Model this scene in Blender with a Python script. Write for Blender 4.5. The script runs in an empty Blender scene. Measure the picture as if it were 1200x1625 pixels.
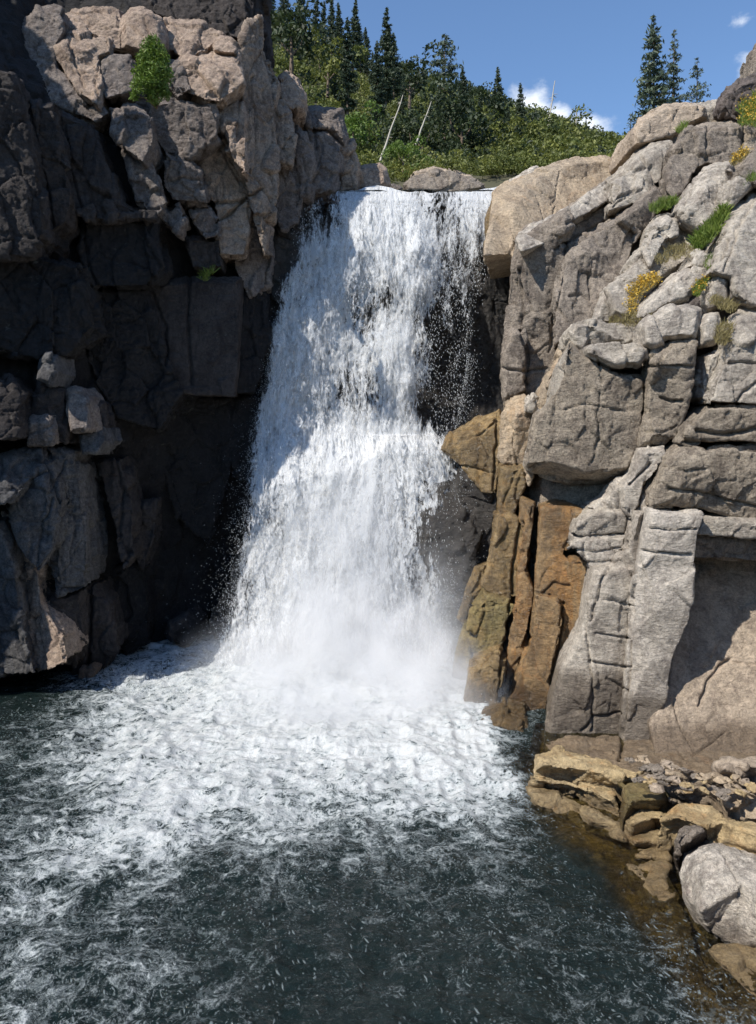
import bpy, math, random
import numpy as np
from mathutils import Vector
from mathutils.geometry import delaunay_2d_cdt

# ------------------------------------------------------------------ camera, world, sun, exposure
C = bpy.context.scene.collection
scene = bpy.context.scene
FPX, CX, CY, HCAM = 1180.0, 600.0, 812.5, 6.0
PITCH = math.radians(5.9)
cam = bpy.data.cameras.new('camera'); camo = bpy.data.objects.new('camera', cam); C.objects.link(camo)
camo.location = (0, 0, HCAM); camo.rotation_euler = (math.radians(90) - PITCH, 0, 0)
cam.sensor_fit = 'VERTICAL'; cam.sensor_height = 24.0; cam.sensor_width = 24.0
cam.lens = 24.0 * FPX / 1625.0; cam.clip_start = 0.1; cam.clip_end = 3000
scene.camera = camo

SUN = Vector((-0.54, -0.43, 0.725)).normalized()
SUN_EL = math.asin(SUN.z); SUN_AZ = math.atan2(SUN.x, SUN.y)      # clockwise from +Y
world = bpy.data.worlds.new('World'); scene.world = world; world.use_nodes = True
SKY_STR, SUN_STR, EXPO = 0.14, 4.9, 0.27
sl = bpy.data.lights.new('sun', 'SUN'); sl.energy = SUN_STR; sl.angle = math.radians(0.5); sl.color = (1.0, 0.945, 0.86)
so = bpy.data.objects.new('sun', sl); C.objects.link(so); so.rotation_euler = SUN.to_track_quat('Z', 'Y').to_euler()
so.location = (-20, -10, 40)
vs = scene.view_settings; vs.view_transform = 'Standard'; vs.look = 'None'; vs.gamma = 1; vs.exposure = EXPO; vs.use_curve_mapping = False
cy = scene.cycles; cy.transparent_max_bounces = 24; cy.max_bounces = 6; cy.diffuse_bounces = 3; cy.volume_bounces = 3
cy.caustics_reflective = False; cy.caustics_refractive = False; cy.volume_step_rate = 2.0; cy.volume_max_steps = 128
cy.use_denoising = True; cy.sample_clamp_indirect = 4.0

def ray(px, py):
    x = (px - CX) / FPX; y = -(py - CY) / FPX
    return np.stack([x + 0 * y, math.cos(PITCH) + y * math.sin(PITCH) + 0 * x, -math.sin(PITCH) + y * math.cos(PITCH) + 0 * x], -1)
def atY(px, py, Y):           # the place at distance Y north of the viewpoint seen at (px, py)
    px, py, Y = (np.asarray(a, float) for a in (px, py, Y)); d = ray(px, py)
    return d * (Y / d[..., 1])[..., None] + np.array([0, 0, HCAM])
def atZ(px, py, z):           # the place at height z seen at (px, py)
    px, py, z = (np.asarray(a, float) for a in (px, py, z)); d = ray(px, py)
    return d * ((z - HCAM) / d[..., 2])[..., None] + np.array([0, 0, HCAM])
def proj(P):
    P = np.asarray(P, float) - np.array([0, 0, HCAM])
    c, s = math.cos(PITCH), math.sin(PITCH)
    f = np.maximum(P[..., 1] * c - P[..., 2] * s, 1e-3); u = P[..., 1] * s + P[..., 2] * c
    return CX + FPX * P[..., 0] / f, CY - FPX * u / f

# ------------------------------------------------------------------ noise
def _h(ix, iy, iz, seed):
    h = (ix.astype(np.uint32) * np.uint32(374761393)) ^ (iy.astype(np.uint32) * np.uint32(668265263)) ^ (iz.astype(np.uint32) * np.uint32(2147483647 - 1274126177 % 1000003)) ^ np.uint32((seed * 2654435761) & 0xffffffff)
    h = (h ^ (h >> np.uint32(13))) * np.uint32(1274126177); h = (h ^ (h >> np.uint32(16))) * np.uint32(2246822519)
    return h ^ (h >> np.uint32(15))
def _r(h): return (h & np.uint32(0xffff)).astype(np.float32) / 65535.0
def vnoise(P, seed=0):
    P = np.asarray(P, np.float32); I = np.floor(P); F = P - I; I = I.astype(np.int64) & 0xffffffff
    W = F * F * F * (F * (F * 6 - 15) + 10); out = 0
    for dx in (0, 1):
        for dy in (0, 1):
            for dz in (0, 1):
                w = (W[:, 0] if dx else 1 - W[:, 0]) * (W[:, 1] if dy else 1 - W[:, 1]) * (W[:, 2] if dz else 1 - W[:, 2])
                out = out + w * _r(_h(I[:, 0] + dx, I[:, 1] + dy, I[:, 2] + dz, seed))
    return out * 2 - 1
def fbm(P, octs=4, seed=0, gain=0.5, ridged=False):
    a, s, f = 1.0, 0, 1.0; P = np.asarray(P, np.float32)
    for o in range(octs):
        n = vnoise(P * f + 17.3 * o, seed + o)
        if ridged: n = 1 - 2 * np.abs(n)
        s = s + a * n; a *= gain; f *= 2.03
    return s
def worley(P, seed=0):        # nearest jittered cell: three random numbers of it and the offset to it, and F2-F1
    P = np.asarray(P, np.float32); B = np.floor(P - 0.5).astype(np.int64)
    n = len(P); d1 = np.full(n, 9e9, np.float32); d2 = d1.copy(); R = np.zeros((n, 3), np.float32); O = np.zeros((n, 3), np.float32)
    for dx in (0, 1):
        for dy in (0, 1):
            for dz in (0, 1):
                c = B + np.array([dx, dy, dz]); u = c & 0xffffffff
                h = _h(u[:, 0], u[:, 1], u[:, 2], seed)
                r = np.stack([_r(h), _r(h >> np.uint32(8)), _r(h >> np.uint32(15))], -1)
                v = P - (c + 0.15 + 0.7 * r).astype(np.float32); d = (v * v).sum(-1)
                m = d < d1
                d2 = np.where(m, d1, np.minimum(d2, d)); d1 = np.where(m, d, d1); R[m] = r[m]; O[m] = v[m]
    return R, O, np.sqrt(d2) - np.sqrt(d1)
class TPS:                    # smooth surface through scattered control points
    def __init__(s, pts, lin=False):
        A = np.array(pts, float); s.X = A[:, :2] / 100; s.lin = lin; n = len(A)
        K = s.k(s.X, s.X) + np.eye(n) * 1e-3; Q = np.c_[np.ones(n), s.X]
        M = np.block([[K, Q], [Q.T, np.zeros((3, 3))]]); s.w = np.linalg.solve(M, np.r_[A[:, 2], 0, 0, 0])
    def k(s, a, b):
        d = np.sqrt(((a[:, None] - b[None]) ** 2).sum(-1)); return -d if s.lin else np.where(d > 0, d * d * np.log(d + 1e-9), 0)
    def __call__(s, px, py):
        px = np.asarray(px, float); sh = px.shape; q = np.c_[px.ravel(), np.asarray(py, float).ravel()] / 100
        out = np.concatenate([s.k(c, s.X) @ s.w[:len(s.X)] + s.w[-3] + c @ s.w[-2:] for c in np.array_split(q, max(1, len(q) // 20000))])
        return out.reshape(sh)

# ------------------------------------------------------------------ objects
def link(name, me, mat=None, parent=None):
    o = bpy.data.objects.new(name, me); C.objects.link(o)
    if mat is not None and me is not None: me.materials.append(mat)
    if parent is not None: o.parent = parent
    return o
def mesh(name, V, F, smooth=True):
    me = bpy.data.meshes.new(name); V = np.asarray(V, np.float32)
    F = np.asarray(F, np.int32)
    me.vertices.add(len(V)); me.vertices.foreach_set('co', V.ravel())
    k = F.shape[1]; me.loops.add(F.size); me.loops.foreach_set('vertex_index', F.ravel())
    me.polygons.add(len(F)); me.polygons.foreach_set('loop_start', np.arange(0, F.size, k, dtype=np.int32))
    me.polygons.foreach_set('use_smooth', np.full(len(F), smooth)); me.update(calc_edges=True); me.validate()
    return me
def attr(me, name, vals, kind='FLOAT'):
    a = me.attributes.new(name, kind, 'POINT'); a.data.foreach_set('value' if kind == 'FLOAT' else 'vector', np.asarray(vals, np.float32).ravel())
def tag(o, label=None, cat=None, group=None, kind=None):
    if label: o['label'] = label
    if cat: o['category'] = cat
    if group: o['group'] = group
    if kind: o['kind'] = kind
    return o

# ------------------------------------------------------------------ material helper
class NT:
    def __init__(s, name):
        s.m = bpy.data.materials.new(name); s.m.use_nodes = True; s.t = s.m.node_tree; s.t.nodes.clear()
        s.out = s.t.nodes.new('ShaderNodeOutputMaterial')
    def n(s, typ, **kw):
        nd = s.t.nodes.new('ShaderNode' + typ)
        for k, v in kw.items():
            if k in ('inp',):
                for kk, vv in v.items():
                    if hasattr(vv, 'node') or isinstance(vv, bpy.types.NodeSocket): s.t.links.new(vv, nd.inputs[kk])
                    else: nd.inputs[kk].default_value = vv
            else: setattr(nd, k, v)
        return nd
    def noise(s, vec, scale, detail=5, rough=0.6, dist=0.0, dims='3D'):
        return s.n('TexNoise', inp={'Vector': vec, 'Scale': scale, 'Detail': detail, 'Roughness': rough, 'Distortion': dist}).outputs[0]
    def math(s, op, a, b=0.0, c=None, clamp=False):
        inp = {0: a, 1: b}
        if c is not None: inp[2] = c
        nd = s.n('Math', operation=op, use_clamp=clamp, inp=inp); return nd.outputs[0]
    def ramp(s, f, lo, hi, a=0.0, b=1.0, smooth=True):
        return s.n('MapRange', interpolation_type='SMOOTHSTEP' if smooth else 'LINEAR', inp={0: f, 1: lo, 2: hi, 3: a, 4: b}).outputs[0]
    def mix(s, f, a, b):
        nd = s.n('Mix', data_type='RGBA'); 
        for i, v in ((0, f), (6, a), (7, b)):
            if isinstance(v, bpy.types.NodeSocket): s.t.links.new(v, nd.inputs[i])
            else: nd.inputs[i].default_value = v if i == 0 else (*v, 1) if len(v) == 3 else v
        return nd.outputs[2]
    def scale(s, vec, sx, sy, sz):
        return s.n('VectorMath', operation='MULTIPLY', inp={0: vec, 1: (sx, sy, sz)}).outputs[0]
    def attr(s, name, out='Fac'): return s.n('Attribute', attribute_name=name).outputs[out]
    def done(s, surf=None, vol=None):
        if surf is not None: s.t.links.new(surf, s.out.inputs[0])
        if vol is not None: s.t.links.new(vol, s.out.inputs[1])
        return s.m

# sky: Nishita with a few small cumulus clouds
def build_sky():
    t = world.node_tree; t.nodes.clear()
    out = t.nodes.new('ShaderNodeOutputWorld'); bg = t.nodes.new('ShaderNodeBackground'); bg.inputs[1].default_value = SKY_STR
    sky = t.nodes.new('ShaderNodeTexSky'); sky.sky_type = 'NISHITA'; sky.sun_disc = False
    sky.sun_elevation = SUN_EL; sky.sun_rotation = SUN_AZ; sky.altitude = 600; sky.air_density = 1.15; sky.dust_density = 0.1; sky.ozone_density = 6.0
    tc = t.nodes.new('ShaderNodeTexCoord')
    def N(typ, **kw):
        nd = t.nodes.new('ShaderNode' + typ)
        for k, v in kw.items(): setattr(nd, k, v)
        return nd
    def L(a, b): t.links.new(a, b)
    nz = N('TexNoise'); nz.inputs['Scale'].default_value = 14; nz.inputs['Detail'].default_value = 9; nz.inputs['Roughness'].default_value = 0.62
    sc = N('VectorMath', operation='MULTIPLY'); sc.inputs[1].default_value = (1, 1, 1.7); L(tc.outputs['Generated'], sc.inputs[0]); L(sc.outputs[0], nz.inputs['Vector'])
    acc = None
    for px, py, rx, rz, st in ((838, 172, 50, 32, 1.0), (878, 190, 34, 30, .95), (930, 205, 46, 28, .95), (966, 222, 22, 16, .7), (1180, 30, 22, 15, .42), (1195, 105, 26, 26, .75), (1145, 165, 22, 12, .5), (525, 5, 26, 18, .5), (1330, 60, 90, 50, .9), (-300, -200, 200, 90, .8)):
        d = ray(np.array(px), np.array(py)); d = d / np.linalg.norm(d)
        sb = N('VectorMath', operation='SUBTRACT'); sb.inputs[1].default_value = tuple(d); nrm = N('VectorMath', operation='NORMALIZE'); L(tc.outputs['Generated'], nrm.inputs[0]); L(nrm.outputs[0], sb.inputs[0])
        ml = N('VectorMath', operation='MULTIPLY'); ml.inputs[1].default_value = (FPX / rx, FPX / rx, FPX / rz); L(sb.outputs[0], ml.inputs[0])
        ln = N('VectorMath', operation='LENGTH'); L(ml.outputs[0], ln.inputs[0])
        mr = N('MapRange'); mr.inputs[1].default_value = 0; mr.inputs[2].default_value = 1.5; mr.inputs[3].default_value = st; mr.inputs[4].default_value = 0; L(ln.outputs['Value'], mr.inputs[0])
        if acc is None: acc = mr.outputs[0]
        else:
            mx = N('Math', operation='MAXIMUM'); L(acc, mx.inputs[0]); L(mr.outputs[0], mx.inputs[1]); acc = mx.outputs[0]
    ad = N('Math', operation='MULTIPLY_ADD'); L(nz.outputs[0], ad.inputs[0]); ad.inputs[1].default_value = 1.6; ad.inputs[2].default_value = -0.95
    sm = N('Math', operation='ADD'); L(ad.outputs[0], sm.inputs[0]); L(acc, sm.inputs[1])
    mr = N('MapRange', interpolation_type='SMOOTHSTEP'); mr.inputs[1].default_value = 0.25; mr.inputs[2].default_value = 0.75; L(sm.outputs[0], mr.inputs[0])
    g = N('Math', operation='GREATER_THAN'); L(acc, g.inputs[0]); g.inputs[1].default_value = 0.001
    fm = N('Math', operation='MULTIPLY'); L(mr.outputs[0], fm.inputs[0]); L(g.outputs[0], fm.inputs[1])
    mx = N('Mix', data_type='RGBA'); L(fm.outputs[0], mx.inputs[0]); L(sky.outputs[0], mx.inputs[6]); mx.inputs[7].default_value = (6.2, 6.6, 7.2, 1)
    L(mx.outputs[2], bg.inputs[0]); L(bg.outputs[0], out.inputs[0])
build_sky()

# ------------------------------------------------------------------ rock materials (granite, varnish, lichen and rust; left wall colours also carry sun and shade)
def rock(name, base, alt, stain=(0.045, 0.038, 0.035), amt=0.5, rust=None, rusta=0.0, rough=0.85, wet=1.0, speck=0.5, bump=1.0, zwet=0.35, vert=0.22, mott=.8, redx=None):
    t = NT(name); P = t.n('NewGeometry').outputs['Position']
    big = t.noise(P, 0.55, 6, 0.62, 0.6); med = t.noise(P, 2.6, 7, 0.66, 0.3); fine = t.noise(P, 22, 6, 0.7); grain = t.noise(P, 75, 3, 0.8)
    st = t.noise(t.scale(P, 2.1, 2.1, vert), 1.0, 7, 0.68, 0.9)
    col = t.mix(t.ramp(big, 0.35, 0.65), base, alt)
    col = t.mix(t.ramp(med, 0.42, 0.72, 0, 0.45), col, tuple(min(1, c * 1.25) for c in base))
    if rust is not None:
        col = t.mix(t.ramp(t.math('ADD', st, t.math('MULTIPLY', med, 0.5)), 0.98 - 0.5 * rusta, 1.12 - 0.5 * rusta + 0.06, 0, min(1, 0.55 + rusta * .5)), col, rust)
        col = t.mix(t.ramp(t.noise(P, 1.3, 6, .7, 1.2), 0.56, 0.7, 0, 0.55 * rusta), col, tuple(c * k for c, k in zip(rust, (1.5, 1.05, .55))))
    sf = t.math('ADD', t.math('MULTIPLY', st, 0.65), t.math('MULTIPLY', t.noise(P, 1.5, 8, 0.75, 0.4), 0.35))
    col = t.mix(t.ramp(sf, 0.66 - 0.30 * amt, 0.80 - 0.30 * amt, 0, 0.35 + 0.5 * amt), col, stain)
    col = t.mix(t.ramp(fine, 0.50, 0.57, 0, 0.6 * speck), col, stain)                          # black lichen dots
    col = t.mix(t.ramp(grain, 0.5, 0.60, 0, 0.6 * speck), col, tuple(min(1, c * 1.7) for c in base))
    lich = t.math('MULTIPLY', t.ramp(t.noise(P, 5.5, 7, 0.75, 0.6), 0.6, 0.66), t.ramp(big, 0.45, 0.6))
    col = t.mix(t.math('MULTIPLY', lich, 0.22), col, (0.33, 0.34, 0.30))
    mot = t.noise(P, 7.5, 10, 0.82, 0.2); m2 = t.noise(t.scale(P, 1, 1, .6), 1.9, 9, 0.8, 0.6)
    col = t.n('MixRGB', blend_type='MULTIPLY', inp={0: 1.0, 1: col, 2: t.mix(t.ramp(mot, 0.36, 0.60, smooth=False), tuple([1 - .55 * mott] * 3), (1.16, 1.15, 1.13))}).outputs[0]
    col = t.n('MixRGB', blend_type='MULTIPLY', inp={0: 1.0, 1: col, 2: t.mix(t.ramp(m2, 0.40, 0.55), (1 - .42 * mott, 1 - .45 * mott, 1 - .46 * mott), (1.08, 1.07, 1.05))}).outputs[0]
    if redx is not None:
        xx = t.n('SeparateXYZ', inp={0: P}).outputs[0]
        col = t.mix(t.ramp(t.math('ADD', xx, t.math('MULTIPLY', med, .5)), redx, redx + .16, .85, 0), col, (0.20, 0.125, 0.10))
    z = t.n('SeparateXYZ', inp={0: P}).outputs[2]
    wl = t.ramp(t.math('ADD', z, t.math('MULTIPLY', med, -0.5)), zwet - 0.25, zwet + 0.1, 1, 0)      # damp, darker band at the waterline
    damp = t.n('MixRGB', blend_type='MULTIPLY', inp={0: t.math('MULTIPLY', wl, 0.75), 1: col, 2: (0.30, 0.27, 0.24, 1)}).outputs[0]
    pits = t.ramp(t.n('TexVoronoi', inp={'Vector': P, 'Scale': 9.0, 'Randomness': 1.0}).outputs[0], 0.0, 0.35)
    h = t.math('ADD', t.math('MULTIPLY', med, 0.05), t.math('ADD', t.math('MULTIPLY', fine, 0.030), t.math('ADD', t.math('MULTIPLY', grain, 0.010), t.math('MULTIPLY', pits, 0.006))))
    h = t.math('ADD', h, t.math('MULTIPLY', t.ramp(t.noise(t.scale(P, 1, 1, 2.6), 4.2, 9, 0.74, 0.8), 0.3, 0.7), 0.028))
    b = t.n('Bump', inp={'Strength': 0.9 * bump, 'Distance': 1.0, 'Height': h})
    r = t.ramp(wl, 0, 1, rough, min(rough, 0.35), smooth=False)
    bs = t.n('BsdfPrincipled', inp={'Base Color': damp, 'Roughness': r, 'Normal': b.outputs[0]}); bs.inputs['Specular IOR Level'].default_value = 0.35 * wet
    return t.done(bs.outputs[0])

M = {}
M['grey'] = rock('granite_grey', (0.47, 0.425, 0.365), (0.37, 0.33, 0.28), amt=0.15, mott=.7)
M['pale'] = rock('granite_pale', (0.54, 0.49, 0.425), (0.42, 0.38, 0.33), amt=0.08, mott=.75)
M['face'] = rock('granite_varnished', (0.31, 0.265, 0.22), (0.22, 0.19, 0.16), amt=0.42, speck=0.8)
M['dark'] = rock('granite_dark', (0.15, 0.125, 0.115), (0.10, 0.088, 0.085), amt=0.5, speck=0.8)
M['block'] = rock('granite_brown', (0.34, 0.29, 0.23), (0.26, 0.22, 0.175), amt=0.25, speck=0.8)
M['tan'] = rock('granite_tan', (0.47, 0.37, 0.26), (0.41, 0.34, 0.26), amt=0.1, rust=(0.42, 0.24, 0.10), rusta=0.25, mott=.55)
M['beige'] = rock('granite_beige', (0.47, 0.385, 0.30), (0.40, 0.33, 0.26), amt=0.05, mott=.6)
M['rust'] = rock('rock_rusty', (0.30, 0.20, 0.10), (0.22, 0.15, 0.08), amt=0.25, rust=(0.30, 0.15, 0.045), rusta=0.55, rough=0.32, wet=1.5)
M['gold'] = rock('rock_gold_wet', (0.32, 0.225, 0.11), (0.20, 0.145, 0.075), stain=(0.03, 0.026, 0.016), amt=0.6, rust=(0.34, 0.19, 0.05), rusta=0.45, rough=0.28, wet=1.6)
M['olive'] = rock('rock_olive_wet', (0.28, 0.205, 0.09), (0.17, 0.145, 0.06), stain=(0.03, 0.03, 0.018), amt=0.35, rust=(0.26, 0.15, 0.05), rusta=0.3, rough=0.4, wet=1.6)
M['ledge'] = rock('rock_ledge_gold', (0.52, 0.41, 0.24), (0.45, 0.33, 0.17), stain=(0.09, 0.065, 0.04), amt=0.1, rust=(0.46, 0.25, 0.08), rusta=0.35, mott=.6, rough=0.5, wet=1.4, zwet=0.05, vert=2.0)
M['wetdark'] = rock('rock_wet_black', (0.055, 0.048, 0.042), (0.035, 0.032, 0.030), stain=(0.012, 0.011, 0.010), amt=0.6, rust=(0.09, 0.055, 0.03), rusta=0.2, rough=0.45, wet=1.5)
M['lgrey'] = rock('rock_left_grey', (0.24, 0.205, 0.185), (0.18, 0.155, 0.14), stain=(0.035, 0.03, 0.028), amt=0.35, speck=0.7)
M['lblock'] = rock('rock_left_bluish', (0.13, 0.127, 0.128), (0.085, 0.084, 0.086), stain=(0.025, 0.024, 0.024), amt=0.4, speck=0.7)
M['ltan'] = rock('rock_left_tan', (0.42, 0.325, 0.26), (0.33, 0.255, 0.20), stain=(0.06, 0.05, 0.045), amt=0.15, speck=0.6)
M['lrim'] = rock('rock_left_sunlit_rim', (0.38, 0.30, 0.24), (0.29, 0.235, 0.19), stain=(0.04, 0.035, 0.03), amt=0.3, speck=0.6)  # albedo raised so the rim reads as sunlit
M['lmid'] = rock('rock_left_shaded_brown', (0.062, 0.053, 0.050), (0.042, 0.036, 0.035), stain=(0.02, 0.017, 0.016), amt=0.5, speck=0.7)  # brown rock darkened to carry the shade on the wall
M['ldark'] = rock('rock_left_shaded_dark', (0.022, 0.020, 0.020), (0.014, 0.013, 0.014), stain=(0.010, 0.009, 0.009), amt=0.55, speck=0.6, rough=0.7)  # shade of the left wall put into a near-black colour
M['lshade'] = rock('rock_left_recess_shade', (0.020, 0.018, 0.018), (0.012, 0.011, 0.012), stain=(0.006, 0.006, 0.006), amt=0.5, rough=0.5)  # gloom of the recess painted as near-black rock
M['greyw'] = rock('granite_grey_damp_foot', (0.47, 0.425, 0.365), (0.38, 0.335, 0.285), amt=0.15, mott=.7, zwet=1.15)
M['palew'] = rock('granite_pale_damp_foot', (0.52, 0.475, 0.42), (0.42, 0.38, 0.33), amt=0.06, zwet=0.85, mott=.6)
M['salt'] = rock('boulder_white_grey', (0.62, 0.56, 0.49), (0.50, 0.45, 0.39), stain=(0.09, 0.075, 0.07), amt=0.12, rust=(0.30, 0.17, 0.08), rusta=0.05, speck=0.7, zwet=0.1, redx=3.88)
M['bed'] = rock('pool_bed', (0.24, 0.165, 0.07), (0.15, 0.115, 0.055), stain=(0.05, 0.04, 0.025), amt=0.35, rough=0.8, zwet=-5)

# ------------------------------------------------------------------ blocks of rock
CRACKS = []       # (polyline in the photograph's pixels, half width px, depth m)
def crackset(*a):
    for w, d, *p in a: CRACKS.append((np.array(p, float), w, d))
def seg_dist(x, y, L):
    d = np.full(x.shape, 1e9)
    for a, b in zip(L[:-1], L[1:]):
        ab = b - a; t = np.clip(((x - a[0]) * ab[0] + (y - a[1]) * ab[1]) / (ab @ ab + 1e-9), 0, 1)
        d = np.minimum(d, np.hypot(x - a[0] - t * ab[0], y - a[1] - t * ab[1]))
    return d
def inside(x, y, L):
    r = np.zeros(x.shape, bool)
    for a, b in zip(L, np.roll(L, -1, 0)):
        c = (a[1] > y) != (b[1] > y); r ^= c & (x < (b[0] - a[0]) * (y - a[1]) / (b[1] - a[1] + 1e-12) + a[0])
    return r
_dg = bpy.context.evaluated_depsgraph_get
NBLK = [0]
def block(name, pts, Yf, mat, parent=None, off=0.0, gx=None, gy=None, back=1.6, bev=0.16, ins=7, inner=(), follow=False, vox=0.031, rough=1.0,
          ext=(0, 1, 0), shrink=-0.8, zmode=None, smooth=0, vis=True, step=45, grow=0.0):
    """One rock: its traced outline at its own distance, a chamfer, facets, real thickness, then weathered relief."""
    NBLK[0] += 1; rnd = random.Random(NBLK[0] * 7 + 1)
    P2 = np.array([p[:2] for p in pts], float)
    area = 0.5 * np.sum(P2[:, 0] * np.roll(P2[:, 1], -1) - np.roll(P2[:, 0], -1) * P2[:, 1])
    if area < 0: P2 = P2[::-1]; pts = pts[::-1]
    n = len(P2); e = np.roll(P2, -1, 0) - P2; e /= np.linalg.norm(e, axis=1)[:, None] + 1e-9
    nrm = np.stack([-e[:, 1], e[:, 0]], -1); vn = nrm + np.roll(nrm, 1, 0); vn /= np.maximum((vn * vn).sum(1)[:, None] / 2, 0.5)   # inward
    O2 = P2 + vn * shrink - vn * grow; I2 = P2 + vn * (shrink + ins)
    vl = np.linalg.norm(vn, axis=1) + 1e-9; nu_, nl_, nd_ = np.maximum(vn[:, 1] / vl, 0), np.maximum(vn[:, 0] / vl, 0), np.maximum(-vn[:, 1] / vl, 0)
    if smooth >= 4: sbk, iw = np.ones(n), np.ones(n)
    elif zmode is not None: sbk, iw = .3 + 2.2 * nd_ + .8 * nl_, .6 + 1.4 * nd_ + .5 * nl_
    else: sbk, iw = .22 + 1.5 * nu_ ** 1.5 + .45 * nl_, .45 + 1.1 * nu_ + .3 * nl_
    I2 = P2 + vn * (shrink + ins * iw[:, None]); bevs = bev * sbk
    c = P2.mean(0); keep = inside(I2[:, 0], I2[:, 1], P2) & (np.array([seg_dist(np.array([q[0]]), np.array([q[1]]), np.vstack([P2, P2[:1]]))[0] for q in I2]) > ins * iw * 0.5)
    gx = rnd.uniform(-.25, .25) if gx is None else gx; gy = rnd.uniform(-.12, .12) if gy is None else gy
    def depth(q):
        q = np.asarray(q, float)
        if zmode is not None: return None
        if follow: return Yf(q[:, 0], q[:, 1]) + off
        return Yf(c[0:1], c[1:2])[0] + off + gx * (q[:, 0] - c[0]) / 100 + gy * (q[:, 1] - c[1]) / 100
    pts2 = [*O2]; Ys = []
    fr = list(I2[keep]); extra = [q[:2] for q in inner]; dex = [q[2] for q in inner]
    if follow:
        xs = np.arange(P2[:, 0].min(), P2[:, 0].max(), step); ys = np.arange(P2[:, 1].min(), P2[:, 1].max(), step)
        G = np.array([(x, y) for x in xs for y in ys]); k = inside(G[:, 0], G[:, 1], P2)
        k &= seg_dist(G[:, 0], G[:, 1], np.vstack([P2, P2[:1]])) > ins * 1.6; fr += list(G[k])
    allp = np.array(pts2 + fr + list(extra)); no = n
    if zmode is None:
        D = depth(allp); D[:no] += bevs
        for i, p in enumerate(pts):
            if len(p) > 2: D[i] += p[2]
        if dex: D[len(allp) - len(dex):] += np.array(dex)
        W = atY(allp[:, 0], allp[:, 1], D)
    else:
        z = zmode + gx * (allp[:, 0] - c[0]) / 100 + gy * (allp[:, 1] - c[1]) / 100; z[:no] -= bevs
        for i, p in enumerate(pts):
            if len(p) > 2: z[i] += p[2]
        if dex: z[len(allp) - len(dex):] += np.array(dex)
        W = atZ(allp[:, 0], allp[:, 1], z)
    vo, _, fo, ov, _, _ = delaunay_2d_cdt([Vector(q) for q in allp], [], [list(range(no))], 1, 1e-4)
    W2 = np.array([W[o[0]] if len(o) else W[np.argmin(((allp - np.array(v)) ** 2).sum(1))] for v, o in zip(vo, ov)])
    idx = {o2: i for i, o in enumerate(ov) for o2 in o}; ring = [idx[i] for i in range(no)]
    B = np.array([W2[i] for i in ring]); ctr = B.mean(0); B = ctr + (B - ctr) * 0.97 + np.array(ext, float) * back
    V = np.vstack([W2, B]); nb = len(W2); F = [tuple(f) for f in fo]
    for i in range(no):
        j = (i + 1) % no; F.append((ring[i], ring[j], nb + j, nb + i)) if ring[i] != ring[j] else None
    F.append(tuple(range(nb + no - 1, nb - 1, -1)))
    me = bpy.data.meshes.new('tmp'); me.from_pydata([tuple(v) for v in V], [], F)
    tmp = bpy.data.objects.new('tmp', me); C.objects.link(tmp)
    r = tmp.modifiers.new('r', 'REMESH'); r.mode = 'VOXEL'; r.voxel_size = vox
    if smooth:
        s = tmp.modifiers.new('s', 'SMOOTH'); s.factor = 0.5; s.iterations = smooth
    dg = _dg(); ev = tmp.evaluated_get(dg); m2 = bpy.data.meshes.new_from_object(ev)
    bpy.data.objects.remove(tmp); bpy.data.meshes.remove(me)
    m2.name = name; k = len(m2.vertices); co = np.empty(k * 3, np.float32); m2.vertices.foreach_get('co', co); co = co.reshape(-1, 3)
    no_ = np.empty(k * 3, np.float32); m2.vertices.foreach_get('normal', no_); no_ = no_.reshape(-1, 3)
    d = relief(co, NBLK[0]) * rough
    x, y = proj(co); fc = (no_[:, 1] < 0.35) | (no_[:, 2] > .5)
    for L, w, dep in CRACKS:
        if L[:, 0].max() < x.min() - w or L[:, 0].min() > x.max() + w or L[:, 1].max() < y.min() - w or L[:, 1].min() > y.max() + w: continue
        wob = vnoise(co * 5, 5) * 2.5
        dd = seg_dist(x + wob, y + wob * .6, L); d -= np.where(fc, dep * 1.15 * np.exp(-(dd / (w * .8)) ** 2), 0)
    co = co + no_ * d[:, None]
    m2.vertices.foreach_set('co', co.ravel()); m2.polygons.foreach_set('use_smooth', np.ones(len(m2.polygons), bool)); m2.materials.clear(); m2.update()
    return link(name, m2, M[mat], parent)
def relief(co, seed):
    w = co + 0.25 * np.stack([vnoise(co * 1.3, 11), vnoise(co * 1.3, 12), vnoise(co * 1.3, 13)], -1)
    R, O, f = worley(w * np.array([1.5, 1.5, 1.0]), 3)
    d = 0.045 * (R[:, 0] - .5) + 0.15 * (O * (R - .5)).sum(1) - 0.02 * np.exp(-(f / 0.05) ** 2)
    R, O, f = worley(w * np.array([4.6, 4.6, 3.4]), 9)
    d += 0.008 * (R[:, 0] - .5) + 0.045 * (O * (R - .5)).sum(1)
    R, O, f = worley(w * np.array([11., 11., 8.]), 15)
    d += 0.020 * (O * (R - .5)).sum(1)
    d += 0.012 * fbm(co * 1.7, 3, 21) + 0.009 * fbm(co * 8, 4, 31, .65)
    return d

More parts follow.
